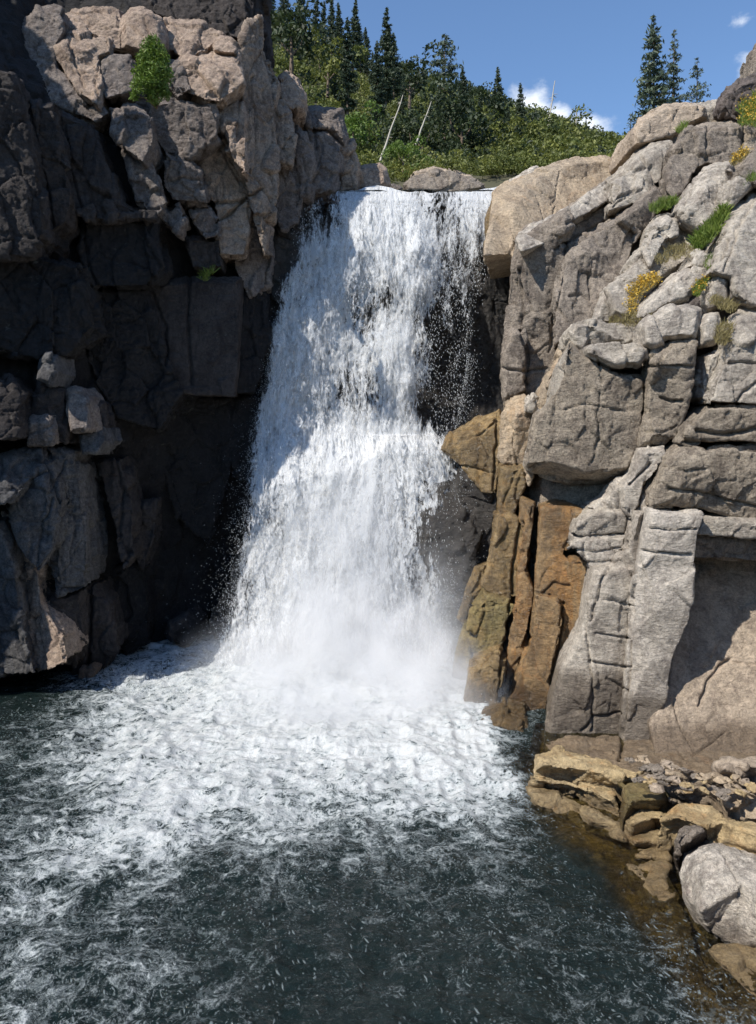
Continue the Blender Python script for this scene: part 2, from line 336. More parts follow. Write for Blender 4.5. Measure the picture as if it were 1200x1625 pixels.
# ------------------------------------------------------------------ distance surfaces of the two canyon walls
YR = TPS([(790,300,22.5),(900,260,24),(770,400,21.8),(820,380,19.3),(800,630,18.6),(900,450,18.2),(1000,250,20.6),(1060,170,22),(1150,200,20),(1200,110,21),(1000,400,18.2),(1000,500,16.8),
 (1100,300,18.6),(1100,400,17.3),(1200,300,17),(1200,480,15.8),(1060,520,15.7),(900,640,16.4),(950,740,15.7),(850,740,16.8),(1060,650,15.3),(1050,800,14.9),(1200,700,14.6),(1200,840,14.5),
 (1060,1000,14.3),(1000,1200,13.9),(1200,1000,14.7),(1200,1220,12.9),(720,700,20),(790,660,18.9),(760,900,18.4),(800,900,17.5),(860,900,16.3),(930,900,15.4),(930,1100,14.6),(750,1100,16.3),(770,1170,14.9),(860,1190,14.2)])
YL = TPS([(0,1070,17.2),(130,1060,18.1),(180,1040,19.1),(300,1000,21.0),(400,950,22.3),(0,750,16.8),(130,750,17.9),(200,750,19),(300,800,20.8),(400,800,21.8),(0,400,16.5),(0,100,16.8),(100,300,17.4),
 (200,400,18.4),(300,500,19.8),(400,500,20.9),(430,650,21.4),(300,200,19.2),(380,100,20.2),(380,300,20.4),(430,250,21),(430,400,21.2),(200,30,19.9),(100,40,19.5),(300,40,20.6),(480,200,22.0),
 (480,310,22.3),(550,200,23.5),(560,290,23.5),(610,290,24.5),(100,600,17.2)])

# ------------------------------------------------------------------ cracks cut into the walls
crackset(
 (2.2,.10,(1030,582),(1060,580),(1100,582)), (2.5,.12,(1050,632),(1062,636),(1082,636)), (2,.06,(1020,684),(1050,686),(1075,675)),
 (2.2,.10,(1125,642),(1160,643),(1240,648)), (2.2,.09,(1172,640),(1185,620),(1200,606),(1230,590)), (2.2,.10,(1146,555),(1138,600),(1130,632)), (2.2,.1,(1148,575),(1180,572),(1240,578)),
 (5,.16,(1085,700),(1120,706),(1170,706),(1240,712)), (3.5,.12,(1105,684),(1150,690),(1190,684),(1240,672)), (2.5,.09,(1060,775),(1100,780),(1150,792),(1200,804),(1240,812)),
 (2,.08,(1040,806),(1080,808),(1110,812)), (2,.08,(1030,838),(1070,841),(1105,841)), (2.2,.09,(1020,874),(1060,880),(1100,882)), (1.6,.04,(1050,740),(1090,748),(1120,744)),
 (2.6,.12,(1003,950),(1000,1000),(999,1060),(994,1110),(990,1150),(984,1205)), (2,.07,(955,950),(980,955),(1000,960)), (2,.06,(945,1005),(975,1010),(998,1013)), (2.2,.09,(935,1050),(965,1055),(996,1058)),
 (2,.06,(965,1078),(980,1085),(992,1095)), (2.4,.09,(925,1160),(940,1140),(985,1132)), (2.2,.09,(930,960),(928,1000),(938,1060),(942,1110),(940,1160)),
 (2.4,.1,(1000,812),(998,850),(985,880),(965,905),(950,935),(935,985)), (2,.07,(912,872),(950,876),(995,868)), (2,.06,(915,895),(950,892),(985,890)),
 (2.2,.10,(1000,770),(1020,750),(1030,735)), (1.8,.06,(945,560),(955,600),(948,660),(952,700),(940,735)), (1.6,.05,(890,650),(930,640),(1000,655)),
 (3,.10,(900,355),(930,345),(968,320),(1005,300)), (3,.10,(880,395),(905,385),(935,365),(975,345)), (2.5,.08,(895,420),(890,460),(880,500),(872,560)), (2.5,.07,(940,410),(938,450),(945,480)),
 (2.5,.08,(905,470),(925,462),(940,475)), (3,.1,(826,430),(828,480),(824,520),(838,560),(834,610)), (2,.06,(850,560),(870,545),(880,535)), (2.5,.1,(800,585),(830,590),(870,585)),
 (4,.12,(1035,265),(1042,290),(1060,312)), (3.5,.10,(1124,200),(1122,230),(1122,252)), (3,.1,(1010,268),(1030,262),(1018,250)), (2.5,.08,(968,330),(1000,308),(1020,300)),
 (2.5,.08,(1152,380),(1145,410),(1160,400)), (2.5,.07,(1200,310),(1170,360),(1150,430)), (8,.22,(1103,345),(1106,349)), (2,.06,(1045,360),(1055,370),(1062,380)), (1.6,.05,(1100,270),(1095,300),(1085,330)),
 (2.4,.10,(1110,1120),(1125,1080),(1142,1055),(1160,1045)), (1.8,.06,(1068,1110),(1078,1150),(1100,1190)), (1.8,.05,(1100,1200),(1130,1180),(1150,1160)), (1.8,.05,(1140,1045),(1180,1052),(1240,1060)),
 (2.5,.12,(790,655),(789,700),(786,750),(783,800)), (3.2,.16,(828,830),(818,870),(814,920),(812,960),(806,1000),(797,1050),(792,1110)), (2,.08,(842,1000),(825,1060),(805,1110),(795,1150)),
 (1.8,.07,(725,740),(745,742),(785,750)), (2,.07,(750,790),(780,800)), (1.8,.06,(745,960),(770,965),(800,960)), (1.8,.06,(765,940),(770,970),(755,1010)), (1.8,.06,(730,700),(765,690),(785,670)),
 (2.2,.09,(893,955),(890,1000),(880,1050),(872,1085)), (2,.08,(850,940),(870,944),(893,958)), (2,.07,(905,890),(895,870),(908,850)), (2.2,.09,(905,930),(880,925),(862,940)),
 (2.2,.05,(815,700),(822,740),(800,800)), (1.6,.04,(850,310),(860,330),(863,380)), (1.6,.04,(890,270),(882,300),(880,340)),
 # left wall
 (2.6,.12,(70,708),(75,740),(88,770),(100,800)), (2,.07,(105,730),(95,755),(92,770)), (2,.07,(85,790),(68,830),(60,880),(58,910)), (2,.06,(10,800),(35,775),(60,755),(75,748)),
 (2.4,.10,(0,960),(20,1000),(45,1050)), (2.2,.08,(45,975),(60,1020),(66,1060)), (2.4,.1,(85,930),(110,935),(132,932)), (3,.14,(140,900),(146,960),(144,1020),(140,1055)),
 (3,.12,(205,322),(245,330),(290,322),(330,325),(390,318)), (3,.14,(345,350),(370,335),(395,310),(420,300)), (3,.1,(45,165),(60,240),(75,300),(85,360)), (2.5,.1,(90,170),(110,260),(130,330)),
 (2.5,.08,(260,290),(290,282),(322,285)), (3,.1,(130,345),(140,420),(160,460),(240,455)), (3.5,.14,(275,150),(320,160),(350,160)), (2.5,.09,(425,345),(440,370),(460,380)), (2,.07,(397,270),(420,300),(437,330)),
 (3,.1,(300,440),(298,520),(305,610)), (2.6,.08,(240,455),(262,520),(265,580)), (2.4,.08,(110,60),(120,100),(135,140)), (2.2,.08,(158,100),(150,130),(158,160)), (2.2,.07,(400,120),(408,200),(404,290)),
 (2,.06,(500,210),(512,230),(505,265)), (2,.06,(478,250),(488,280),(484,305)), (2.6,.1,(185,725),(195,780),(190,850)), (2.4,.08,(340,160),(352,230),(380,290)), (2,.06,(228,30),(238,60),(232,90)))

# ------------------------------------------------------------------ the right-hand canyon wall
def wall_mass(name, pts, Yf, mat, off, back, label):
    o = block(name, pts, Yf, mat, None, off=off, back=back, follow=True, vox=0.09, bev=.3, ins=12, rough=1.8)
    tag(o, label=label, kind='structure'); return o
RC = wall_mass('cliff', [(842,430),(905,350),(1005,262),(1012,205),(1060,180),(1120,185),(1160,150),(1230,120),(1330,160),(1360,700),(1360,1260),(1200,1262),(980,1240),(850,1215),(775,1180),(760,1130),(770,900),(850,760),(865,740),(842,640)],
   YR, 'block', .9, 4.0, 'jointed grey granite wall on the right of the waterfall')
def rb(pts, mat='grey', **k):
    k.setdefault('back', 1.5); k.setdefault('ext', (.2, 1, 0)); k.setdefault('shrink', -1.8); return block('rock_block', pts, YR, mat, RC, **k)
# behind the lip
rb([(783,306),(800,290),(858,268),(880,258),(915,250),(960,247),(978,256),(1010,245),(1030,330),(900,420),(820,425),(812,402),(768,405),(772,380),(780,340)], 'tan', off=.4, gx=.9, gy=-1.6, back=3, inner=[(815,330,-.5),(880,290,.1),(950,275,.3)], rough=.6)
rb([(770,345),(782,318),(798,330),(808,345),(800,395),(768,404)], 'gold', off=-.35, gx=.4, gy=-.3, back=.9)
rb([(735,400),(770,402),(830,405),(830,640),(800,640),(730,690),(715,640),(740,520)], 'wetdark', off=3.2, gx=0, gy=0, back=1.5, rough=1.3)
# big varnished face
rb([(819,376,1.1),(834,360,1.3),(868,345,1.4),(902,327,1.5),(906,356),(893,400),(905,420),(890,520),(880,575),(868,622),(832,622),(800,634),(794,600),(800,530),(812,430)], 'face', off=-.15, gx=-.35, gy=0,
   inner=[(828,396,-.1),(862,382,-.15),(898,360,-.2),(850,500,-.15),(838,540,.1),(870,440,.05)], back=1.3, bev=.35)
rb([(798,560),(812,520),(832,525),(836,575),(832,618),(800,632)], 'face', off=-.55, back=.8)
rb([(893,362,.2),(903,328,1.0),(938,304,1.1),(966,284,1.1),(972,312,.1),(965,348),(925,375),(900,388)], 'face', off=-.25, gx=.4, gy=-.4, back=2)
rb([(964,288,.8),(985,268,1),(1005,245,1.1),(1018,232,1),(1032,224,1),(1064,221,.9),(1070,240),(1062,272),(1012,320),(968,332)], 'grey', off=-.15, gx=.1, gy=-1.2, back=2.2, inner=[(1030,250,-.3),(985,300,-.2)])
rb([(900,388,.4),(930,367,.5),(972,346,.5),(1012,311,.6),(1060,272,.4),(1066,312),(1042,332),(1030,358),(1012,372),(1000,400),(985,440),(962,456),(946,482),(940,512),(905,517),(882,545),(880,480),(890,420)], 'face', off=-.2, gx=.1, gy=-.7, back=3,
   inner=[(985,350,-.35),(1020,325,-.2),(930,400,-.25),(950,440,.1),(990,400,.1)], bev=.3)
rb([(1058,262),(1066,238),(1088,206,.9),(1120,194,1),(1165,190,1),(1179,200,.6),(1174,235),(1163,258),(1120,257),(1105,266),(1085,302),(1062,318)], 'face', off=-.2, gx=.1, gy=-1.0, back=2.5, inner=[(1095,215,-.3),(1130,208,-.3),(1165,205,-.3)])
rb([(1080,205),(1098,168),(1140,160),(1155,166),(1155,190),(1122,196),(1096,202)], 'grey', off=.8, back=2)
rb([(1146,166),(1155,140),(1172,128),(1200,115),(1260,100),(1270,200),(1182,197),(1158,188)], 'dark', off=.2, back=2.5, rough=1.6)
rb([(1192,125),(1196,98),(1199,70),(1240,60),(1260,130)], 'face', off=1.4, back=1.5)
rb([(820,378,.1),(834,361,.2),(868,346,.2),(902,328,.2),(907,354),(884,372),(862,385),(829,397)], 'pale', off=-.62, gx=.2, gy=-2.2, back=1.0, bev=.04, ins=4, rough=.6)  # pale cap: sunlit top bevel of the face put into the colour
rb([(908,350),(904,328),(938,305),(968,285),(986,270),(1004,258),(1008,272),(984,298),(958,320),(930,338)], 'pale', off=-.6, gx=.7, gy=-1.6, back=1.0, bev=.04, ins=4, rough=.7)  # second pale cap, painting the sunlit bevel further up
# pale slabs of the upper slope
rb([(1074,332),(1088,302),(1118,266,.6),(1136,258,.8),(1164,255,.8),(1161,285),(1152,322),(1136,352),(1120,368),(1085,350)], 'pale', off=-.6, gx=.2, gy=-1.2, back=1.6, bev=.3, ins=11, smooth=4, inner=[(1120,300,-.35),(1100,330,-.1)])
rb([(958,458),(975,440),(990,430),(1010,398),(1024,384),(1030,360),(1045,345),(1060,336),(1082,345),(1112,364),(1130,375),(1120,400),(1092,415),(1068,432),(1045,447),(1028,466),(1014,492),(990,508),(978,500)], 'grey', off=-.5, gx=.2, gy=-1.1, back=2, bev=.3, smooth=4, inner=[(1040,380,-.3),(1010,440,-.25),(1065,400,.2)])
rb([(1020,400),(1032,362),(1048,344),(1062,340),(1078,348),(1074,372),(1055,378),(1045,395),(1032,420)], 'pale', off=-.9, gx=.2, gy=-.9, back=.8, bev=.25)
rb([(942,512),(950,482),(960,460),(973,455),(979,470),(978,502),(968,510)], 'pale', off=-.7, back=1.2)
rb([(1126,432),(1135,402),(1150,350),(1162,330),(1200,288),(1300,240),(1300,480),(1196,486),(1166,470),(1160,442),(1142,436)], 'grey', off=-.6, gx=.3, gy=-1.0, back=2.2, bev=.35, ins=10, inner=[(1160,400,-.2),(1195,330,-.25)])
rb([(1172,276),(1186,254),(1205,228),(1300,190),(1300,285),(1200,292),(1182,282)], 'face', off=-.5, gx=.2, gy=-1.2, back=2)
rb([(1020,600),(1040,500),(1110,470),(1180,480),(1160,560),(1100,700),(1020,720)], 'dark', off=.55, gx=0, gy=0, back=1)
# block, columns and slabs below
PB = rb([(905,540,.9),(922,556,.6),(955,578,.5),(968,590,.35),(1023,602,.35),(1021,640,.05),(1013,700),(1001,742,.05),(1003,764,1.0),(950,768,1.1),(900,766,1.1),(850,752,1.0),(836,746,.9),(832,738,.85),(850,660,.9),(870,640,.9),(885,580,.9)], 'block', off=-.65, gx=-.15, gy=.1, back=2.2, bev=.1, ins=5,
   inner=[(896,592,-.05),(884,660,-.05),(876,733,-.1),(935,749,-.1),(996,742,-.05),(950,640,-.12)], rough=.9)
rb([(906,541,.2),(900,562),(895,596),(884,660),(877,734),(840,747),(831,739),(848,660),(868,640),(884,580)], 'grey', off=-.92, gx=-2.4, gy=.1, back=1.2, bev=.05, ins=4, rough=.5)  # left facet in lighter grey, its sunlit look put into the colour
rb([(1030,572,.2),(1036,556,.3),(1060,540,.5),(1100,536,.5),(1110,546,.3),(1103,590),(1087,650),(1072,690),(1055,705),(1014,709),(1024,650),(1028,610)], 'block', off=-.55, gx=-.3, gy=.1, back=2, inner=[(1045,580,-.25),(1040,690,-.2),(1085,578,-.1)])
rb([(1013,712),(1055,707),(1057,722),(1042,748),(1022,768),(1012,800),(1001,826),(988,806),(985,768),(1000,752)], 'pale', off=-.45, gx=-.5, gy=0, back=1.4)
rb([(1018,790),(1038,742),(1030,800),(1022,850),(1014,872),(1004,864),(1004,830)], 'grey', off=-.15, back=1)
rb([(1122,641),(1128,600),(1146,560),(1151,522),(1166,496),(1198,487),(1330,480),(1330,646),(1182,642)], 'grey', off=-.5, gx=.1, gy=-.35, back=2.2, bev=.3, ins=10, inner=[(1160,560,-.1),(1190,540,-.15)])
rb([(1096,668,.3),(1121,641,.2),(1182,642),(1330,648),(1330,706),(1150,702),(1092,708),(1077,701)], 'block', off=-.48, gx=.05, gy=0, back=2, bev=.14, ins=7)
rb([(1040,762,.35),(1052,722,.35),(1076,704,.3),(1096,708),(1150,703),(1330,710),(1330,835),(1182,828),(1112,808),(1032,806),(1032,782)], 'block', off=-.6, gx=.1, gy=.15, back=2.2, bev=.22, ins=10, inner=[(1090,735,-.15),(1075,790,-.1),(1160,760,-.12)])
rb([(1030,808),(1110,811),(1117,820),(1106,850),(1101,900),(1099,960),(1091,990),(1066,1045),(1061,1080),(1056,1110),(1036,1150),(1021,1206),(984,1206),(990,1130),(1001,1000),(1012,900)], 'palew', rough=.5, off=-.55, gx=-.25, gy=0, back=1.5, inner=[(1060,860,-.12),(1050,960,-.15),(1030,1050,-.15)], bev=.14)
rb([(1116,820),(1160,822),(1330,838),(1330,862),(1140,850),(1109,846)], 'grey', off=-.5, gx=0, gy=0, back=1.2, bev=.06, ins=5)
rb([(1095,851),(1330,862),(1330,895),(1102,885)], 'face', off=-.15, gx=.05, gy=0, back=1.2, bev=.05, ins=5)
rb([(1094,886),(1330,895),(1330,1222),(1100,1218),(1042,1196),(1030,1150),(1058,1090),(1062,1040),(1088,985)], 'beige', off=.0, gx=.05, gy=-.75, back=1.8, rough=.45, bev=.1)
rb([(932,806),(958,792),(974,770),(984,760),(994,768),(996,806),(960,809)], 'pale', off=-.2, gx=-.4, gy=.2, back=1.4)
rb([(908,846),(914,828),(930,811),(960,806),(997,809),(1000,830),(992,845),(915,849)], 'grey', off=-.3, gx=-.2, back=1.2)
rb([(909,851),(998,848),(990,872),(962,904),(940,906),(925,880),(905,866)], 'pale', off=-.3, gx=-.2, gy=-.2, back=1.2)
rb([(942,904),(968,900),(996,868),(1006,812),(1023,812),(1011,900),(1001,960),(998,1030),(991,1100),(983,1204),(930,1192),(866,1180),(870,1140),(888,1065),(924,1000),(930,960)], 'greyw', rough=.5, off=-.4, gx=-.1, gy=0, back=1.8, inner=[(960,960,-.12),(950,1080,-.15)], bev=.16)
# rust-stained panels beside the fall
rb([(858,804),(882,795),(906,800),(930,812),(912,845),(904,868),(888,882),(936,884),(944,905),(930,960),(922,1000),(888,1062),(870,1105),(860,1152),(845,1196),(820,1196),(795,1180),(800,1120),(838,1030),(848,960),(853,880)], 'rust', off=.05, gx=-.5, gy=-.12, back=1.4, rough=.6)
rb([(855,946),(884,950),(893,962),(890,1002),(877,1060),(866,1082),(853,1062),(848,985)], 'rust', off=-.1, gx=-.4, gy=0, back=.7, rough=.6, bev=.06, ins=4)
rb([(700,714),(714,690),(755,664),(792,650),(796,700),(790,742),(785,782),(765,780),(742,752),(726,735)], 'gold', off=-.05, gx=-.3, gy=-.3, back=1.6, inner=[(730,712,-.2),(770,680,-.15)])
rb([(794,662),(806,636),(830,626),(846,640),(842,690),(834,736),(800,737),(793,725)], 'tan', off=-.1, gx=-.2, back=1.6, inner=[(820,660,-.2),(812,710,-.1)])
rb([(832,740),(852,640),(862,600),(880,575),(892,545),(905,545),(885,600),(872,660),(850,745),(840,770)], 'tan', off=.1, gx=-.4, back=1)
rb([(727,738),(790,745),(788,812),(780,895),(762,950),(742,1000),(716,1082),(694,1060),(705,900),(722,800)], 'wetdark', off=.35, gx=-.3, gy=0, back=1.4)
rb([(794,740),(834,738),(832,770),(817,800),(811,852),(786,847),(790,800)], 'gold', off=-.05, back=1.3)
rb([(784,850),(790,820),(812,814),(829,832),(826,870),(820,942),(812,952),(776,942),(764,930),(777,890)], 'gold', off=-.3, gx=-.3, gy=0, back=1.3)
rb([(768,941),(812,952),(815,962),(801,1010),(786,1036),(766,1041),(758,1010),(741,1000),(746,970)], 'olive', off=-.25, gx=-.3, gy=0, back=1.2)
rb([(828,792),(847,800),(840,860),(834,905),(846,935),(836,1000),(816,1080),(802,1120),(793,1132),(794,1080),(804,1040),(815,960),(824,890)], 'rust', off=-.1, gx=-.5, gy=0, back=1.3)
rb([(746,1060),(790,1040),(801,1062),(789,1120),(779,1146),(750,1142),(733,1120)], 'gold', off=-.15, gx=-.3, gy=0, back=1.3)
rb([(762,1150),(800,1138),(832,1150),(855,1200),(800,1205),(768,1180)], 'gold', off=-.1, gx=-.3, gy=0, back=1.4)
rb([(735,1000),(765,1012),(764,1042),(742,1062),(728,1110),(715,1090),(722,1040)], 'olive', off=.1, gx=-.3, gy=0, back=1.2)
rb([(755,900),(776,892),(766,930),(744,968),(736,990),(726,980),(740,940)], 'gold', off=.25, back=1.1)
# the ledge at the waterline
for mt, z, bk, pts in (
 ('tan', .10, 1.4, [(862,1180),(900,1168),(985,1170),(1040,1120),(1330,1112),(1330,1345),(1150,1325),(1060,1300),(1000,1262),(900,1236)]),
 ('ledge', .62, .9, [(850,1197),(885,1186),(930,1194),(978,1213),(1012,1226),(1016,1240),(980,1250),(930,1240),(846,1226)]),
 ('ledge', .34, .8, [(842,1229),(900,1238),(972,1250),(982,1262),(986,1292),(940,1276),(900,1256),(842,1248)]),
 ('ledge', .14, .8, [(838,1250),(900,1262),(940,1280),(986,1308),(1004,1344),(930,1318),(838,1282)]),
 ('olive', .62, 1., [(985,1246),(1006,1238),(1060,1247),(1063,1275),(1046,1287),(1010,1286),(988,1303)]),
 ('ledge', .38, .8, [(990,1304),(1015,1282),(1046,1287),(1060,1286),(1064,1302),(1046,1312),(1002,1328)]),
 ('ledge', .16, .8, [(1000,1330),(1044,1314),(1066,1306),(1074,1340),(1062,1352),(1006,1350)]),
 ('ledge', .74, 1.2, [(1048,1302),(1080,1272),(1130,1278),(1152,1300),(1330,1326),(1330,1380),(1122,1332),(1070,1314)]),
 ('tan', .84, 1.2, [(1062,1252),(1110,1245),(1200,1262),(1330,1284),(1330,1324),(1152,1299),(1132,1276),(1082,1270)]),
 ('tan', .98, 1.2, [(1010,1228),(1060,1222),(1130,1226),(1240,1238),(1330,1250),(1330,1282),(1200,1260),(1110,1244),(1062,1246)]),
 ('ledge', .06, .8, [(1002,1350),(1060,1348),(1072,1368),(1050,1378),(1004,1374)]),
 ('ledge', .08, .8, [(1112,1502),(1180,1500),(1330,1530),(1330,1640),(1215,1625),(1160,1572)]),
 ('ledge', -.03, .8, [(990,1372),(1060,1370),(1080,1420),(1105,1500),(1160,1580),(1240,1660),(1160,1650),(1090,1540),(1030,1440)]),
 ('beige', 1.12, 1.2, [(1138,1216),(1160,1205),(1220,1195),(1330,1190),(1330,1240),(1200,1236),(1140,1228)])):
    block('rock_slab', pts, YR, mt, RC, zmode=z, back=bk, ext=(0, .15, -1), gx=0, gy=-.05, bev=.12, ins=9, rough=1.0, vox=.027, smooth=1)

# loose boulders and cap slabs, each one a thing
def boulder(pts, label, mat, Yf=YR, group=None, **k):
    k.setdefault('back', 1.2); k.setdefault('smooth', 4); k.setdefault('bev', .25)
    o = block('boulder', pts, Yf, mat, None, **k); tag(o, label, 'boulder', group); return o
boulder([(1003,234),(1004,212),(1016,188),(1054,165,.3),(1085,164,.4),(1122,167,.3),(1123,188),(1095,201),(1066,221),(1040,227),(1020,234)], 'long tan boulder on the skyline below the three pines', 'beige', off=-.1, gx=.1, gy=-.6, back=2, bev=.35)
boulder([(1148,328),(1158,292),(1170,276),(1190,281),(1198,296),(1176,320),(1166,331),(1150,336)], 'small pale wedge of rock below the yellow shrub near the top of the slope', 'pale', off=-.8)
boulder([(1012,502),(1024,481),(1060,450),(1078,430),(1095,424),(1122,428),(1126,440),(1105,456),(1090,477),(1072,480),(1042,500),(1020,511)], 'smooth pale boulder right of the yellow flowering shrub', 'pale', off=-.75, gx=.1, gy=-.8)
boulder([(1088,426),(1108,401),(1130,398),(1133,412),(1120,426)], 'thin pale stone under the bright green grass tuft', 'pale', off=-.75, back=.7, bev=.15)
boulder([(1114,482),(1130,441),(1140,433),(1158,441),(1161,470),(1155,486),(1122,496)], 'blocky pale stone with dry grass at its foot', 'pale', off=-.7, back=1)
boulder([(1018,518),(1030,505),(1055,489),(1090,482),(1113,491),(1111,514),(1105,537),(1060,540),(1036,552),(1022,546)], 'square pale boulder sitting on top of the central stone column', 'pale', off=-.7, gx=0, gy=-.3)
boulder([(905,526),(915,512),(935,509),(1018,513),(1023,526),(1020,547),(990,546),(936,546),(925,566),(908,549)], 'long flat slab, upper of the two on the overhanging block', 'grey', off=-1.0, gx=0, gy=0, back=1.1, bev=.2, ins=6)
boulder([(928,550),(940,546),(1012,547),(1027,556),(1025,570),(1015,581),(975,581),(945,571),(930,563)], 'short rounded slab, lower of the two on the overhanging block', 'grey', off=-1.25, gx=0, gy=0, back=1.1, bev=.2, ins=6)
boulder([(1112,520),(1122,500),(1140,495),(1144,520),(1135,545),(1116,548)], 'small stone wedged in the crack beside the central column', 'pale', off=-.55, back=.8, bev=.18)
boulder([(1118,590),(1122,562),(1146,556),(1144,580),(1132,625),(1118,640),(1108,632)], 'pale wedge stone at the mouth of the dark crack', 'pale', off=-.2, back=.8, bev=.15)
boulder([(836,640),(846,622),(858,628),(860,648),(846,656),(838,652)], 'small triangular stone under the big varnished face', 'pale', off=-.2, back=.6, bev=.12, ins=4)
zb = lambda x, y: np.full(np.shape(x), 0.0) + 8.55
boulder([(1072,1384,.1),(1082,1352,.4),(1106,1338,.5),(1132,1334,.6),(1166,1345,.7),(1240,1372,.9),(1290,1400,1.0),(1290,1512,.2),(1180,1500,.0),(1122,1482,0),(1100,1452),(1084,1420)], 'large white and grey boulder with a reddish left face at the water edge', 'salt', Yf=zb, off=0, gx=-.3, gy=-.45, back=1.6, bev=.16, ins=7, smooth=2, inner=[(1128,1356,-.22),(1120,1400,-.42),(1112,1445,-.40),(1180,1400,-.35),(1220,1430,-.40)], vox=.022, rough=.8, ext=(.45, .5, -.75))
boulder([(1066,1362),(1064,1335),(1072,1318),(1088,1306),(1118,1304),(1128,1320),(1108,1338),(1090,1354),(1076,1376)], 'dark grey boulder tucked behind the large white one', 'face', Yf=lambda x, y: np.full(np.shape(x), 0.0) + 9.35, off=0, gx=0, gy=-.4, back=1.0, vox=.025, ext=(.3, .5, -.7))
# rubble at the foot of the slab
rs = np.random.RandomState(5)
proto = []
for q in range(4):
    me = block('stone', [(1000 + 11 * math.cos(a) * rs.uniform(.75, 1.1), 1100 + 11 * math.sin(a) * rs.uniform(.7, 1.1)) for a in np.arange(7) * .9], lambda x, y: np.full(np.shape(x), 13.0), ('ledge', 'tan', 'beige', 'face')[q], back=.16, bev=.05, ins=3, vox=.02, rough=.35)
    c_ = np.empty(len(me.data.vertices) * 3, np.float32); me.data.vertices.foreach_get('co', c_); c_ = c_.reshape(-1, 3); c_ -= c_.mean(0); me.data.vertices.foreach_set('co', c_.ravel()); me.data.update(); proto.append(me)
for k in range(44):
    px = rs.uniform(1000, 1200); py = 1214 + (px - 1000) * .10 + rs.uniform(-14, 34)
    if px < 1040: py = rs.uniform(1200, 1240)
    o = proto[k] if k < 4 else proto[rs.randint(4)].copy()
    if k >= 4: C.objects.link(o)
    p = atZ(px, py, .95 + .05 * rs.rand()); o.location = p; s = rs.uniform(.3, .85); o.scale = (s * rs.uniform(1, 1.7), s, s * rs.uniform(.35, .7)); o.rotation_euler = (rs.uniform(-.3, .3), rs.uniform(-.3, .3), rs.uniform(0, 6.3))
    tag(o, 'small broken stone lying in the rubble at the foot of the right wall', 'stone', 'broken stones at the foot of the right wall')

# ------------------------------------------------------------------ the left-hand canyon wall
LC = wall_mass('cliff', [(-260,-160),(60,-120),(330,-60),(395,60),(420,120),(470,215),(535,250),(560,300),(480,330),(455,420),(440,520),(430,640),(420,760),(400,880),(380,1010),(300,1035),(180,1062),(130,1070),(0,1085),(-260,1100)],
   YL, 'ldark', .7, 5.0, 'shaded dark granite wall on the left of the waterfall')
def lb(pts, mat='ldark', **k):
    k.setdefault('back', 1.8); k.setdefault('rough', 1.6); k.setdefault('ext', (-.08, 1, 0)); k.setdefault('shrink', -3.0); return block('rock_block', pts, YL, mat, LC, **k)
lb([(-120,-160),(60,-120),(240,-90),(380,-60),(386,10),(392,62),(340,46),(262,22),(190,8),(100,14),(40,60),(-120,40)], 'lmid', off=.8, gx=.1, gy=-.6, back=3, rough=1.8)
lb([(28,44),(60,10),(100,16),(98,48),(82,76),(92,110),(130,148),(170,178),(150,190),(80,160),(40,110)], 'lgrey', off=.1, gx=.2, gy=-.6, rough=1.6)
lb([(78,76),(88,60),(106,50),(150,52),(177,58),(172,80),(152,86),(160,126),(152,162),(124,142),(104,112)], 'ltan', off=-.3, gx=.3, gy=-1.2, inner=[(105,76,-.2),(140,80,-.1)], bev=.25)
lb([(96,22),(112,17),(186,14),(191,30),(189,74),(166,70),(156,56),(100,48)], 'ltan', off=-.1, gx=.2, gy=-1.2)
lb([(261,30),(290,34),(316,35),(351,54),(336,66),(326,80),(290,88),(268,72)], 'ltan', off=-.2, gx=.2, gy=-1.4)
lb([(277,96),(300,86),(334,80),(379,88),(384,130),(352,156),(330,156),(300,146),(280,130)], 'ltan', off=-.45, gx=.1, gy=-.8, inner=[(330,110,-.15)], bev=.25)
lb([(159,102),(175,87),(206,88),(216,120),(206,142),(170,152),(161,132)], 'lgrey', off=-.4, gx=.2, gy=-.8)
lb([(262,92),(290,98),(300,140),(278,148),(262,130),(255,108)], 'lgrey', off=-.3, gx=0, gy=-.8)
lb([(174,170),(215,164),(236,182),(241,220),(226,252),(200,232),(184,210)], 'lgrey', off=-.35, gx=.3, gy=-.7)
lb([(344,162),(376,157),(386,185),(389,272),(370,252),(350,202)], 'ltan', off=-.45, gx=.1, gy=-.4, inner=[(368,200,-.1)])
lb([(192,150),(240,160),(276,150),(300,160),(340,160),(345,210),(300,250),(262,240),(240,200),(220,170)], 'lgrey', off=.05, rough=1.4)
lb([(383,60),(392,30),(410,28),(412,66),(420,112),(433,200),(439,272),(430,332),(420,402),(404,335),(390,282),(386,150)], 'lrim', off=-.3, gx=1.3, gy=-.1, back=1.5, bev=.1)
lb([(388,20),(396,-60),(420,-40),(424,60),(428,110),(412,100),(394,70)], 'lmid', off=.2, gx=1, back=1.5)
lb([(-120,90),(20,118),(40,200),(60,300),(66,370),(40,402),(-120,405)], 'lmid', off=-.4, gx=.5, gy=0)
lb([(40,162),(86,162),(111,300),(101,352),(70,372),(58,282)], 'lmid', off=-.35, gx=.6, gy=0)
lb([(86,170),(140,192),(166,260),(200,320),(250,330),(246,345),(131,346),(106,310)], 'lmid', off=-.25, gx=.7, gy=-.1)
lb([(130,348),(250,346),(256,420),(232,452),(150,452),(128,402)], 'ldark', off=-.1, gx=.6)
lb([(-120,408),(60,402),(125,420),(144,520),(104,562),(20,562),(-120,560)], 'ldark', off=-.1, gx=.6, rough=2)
lb([(198,242),(236,256),(262,320),(250,336),(214,322)], 'lgrey', off=-.25, gx=.4, gy=-.3)
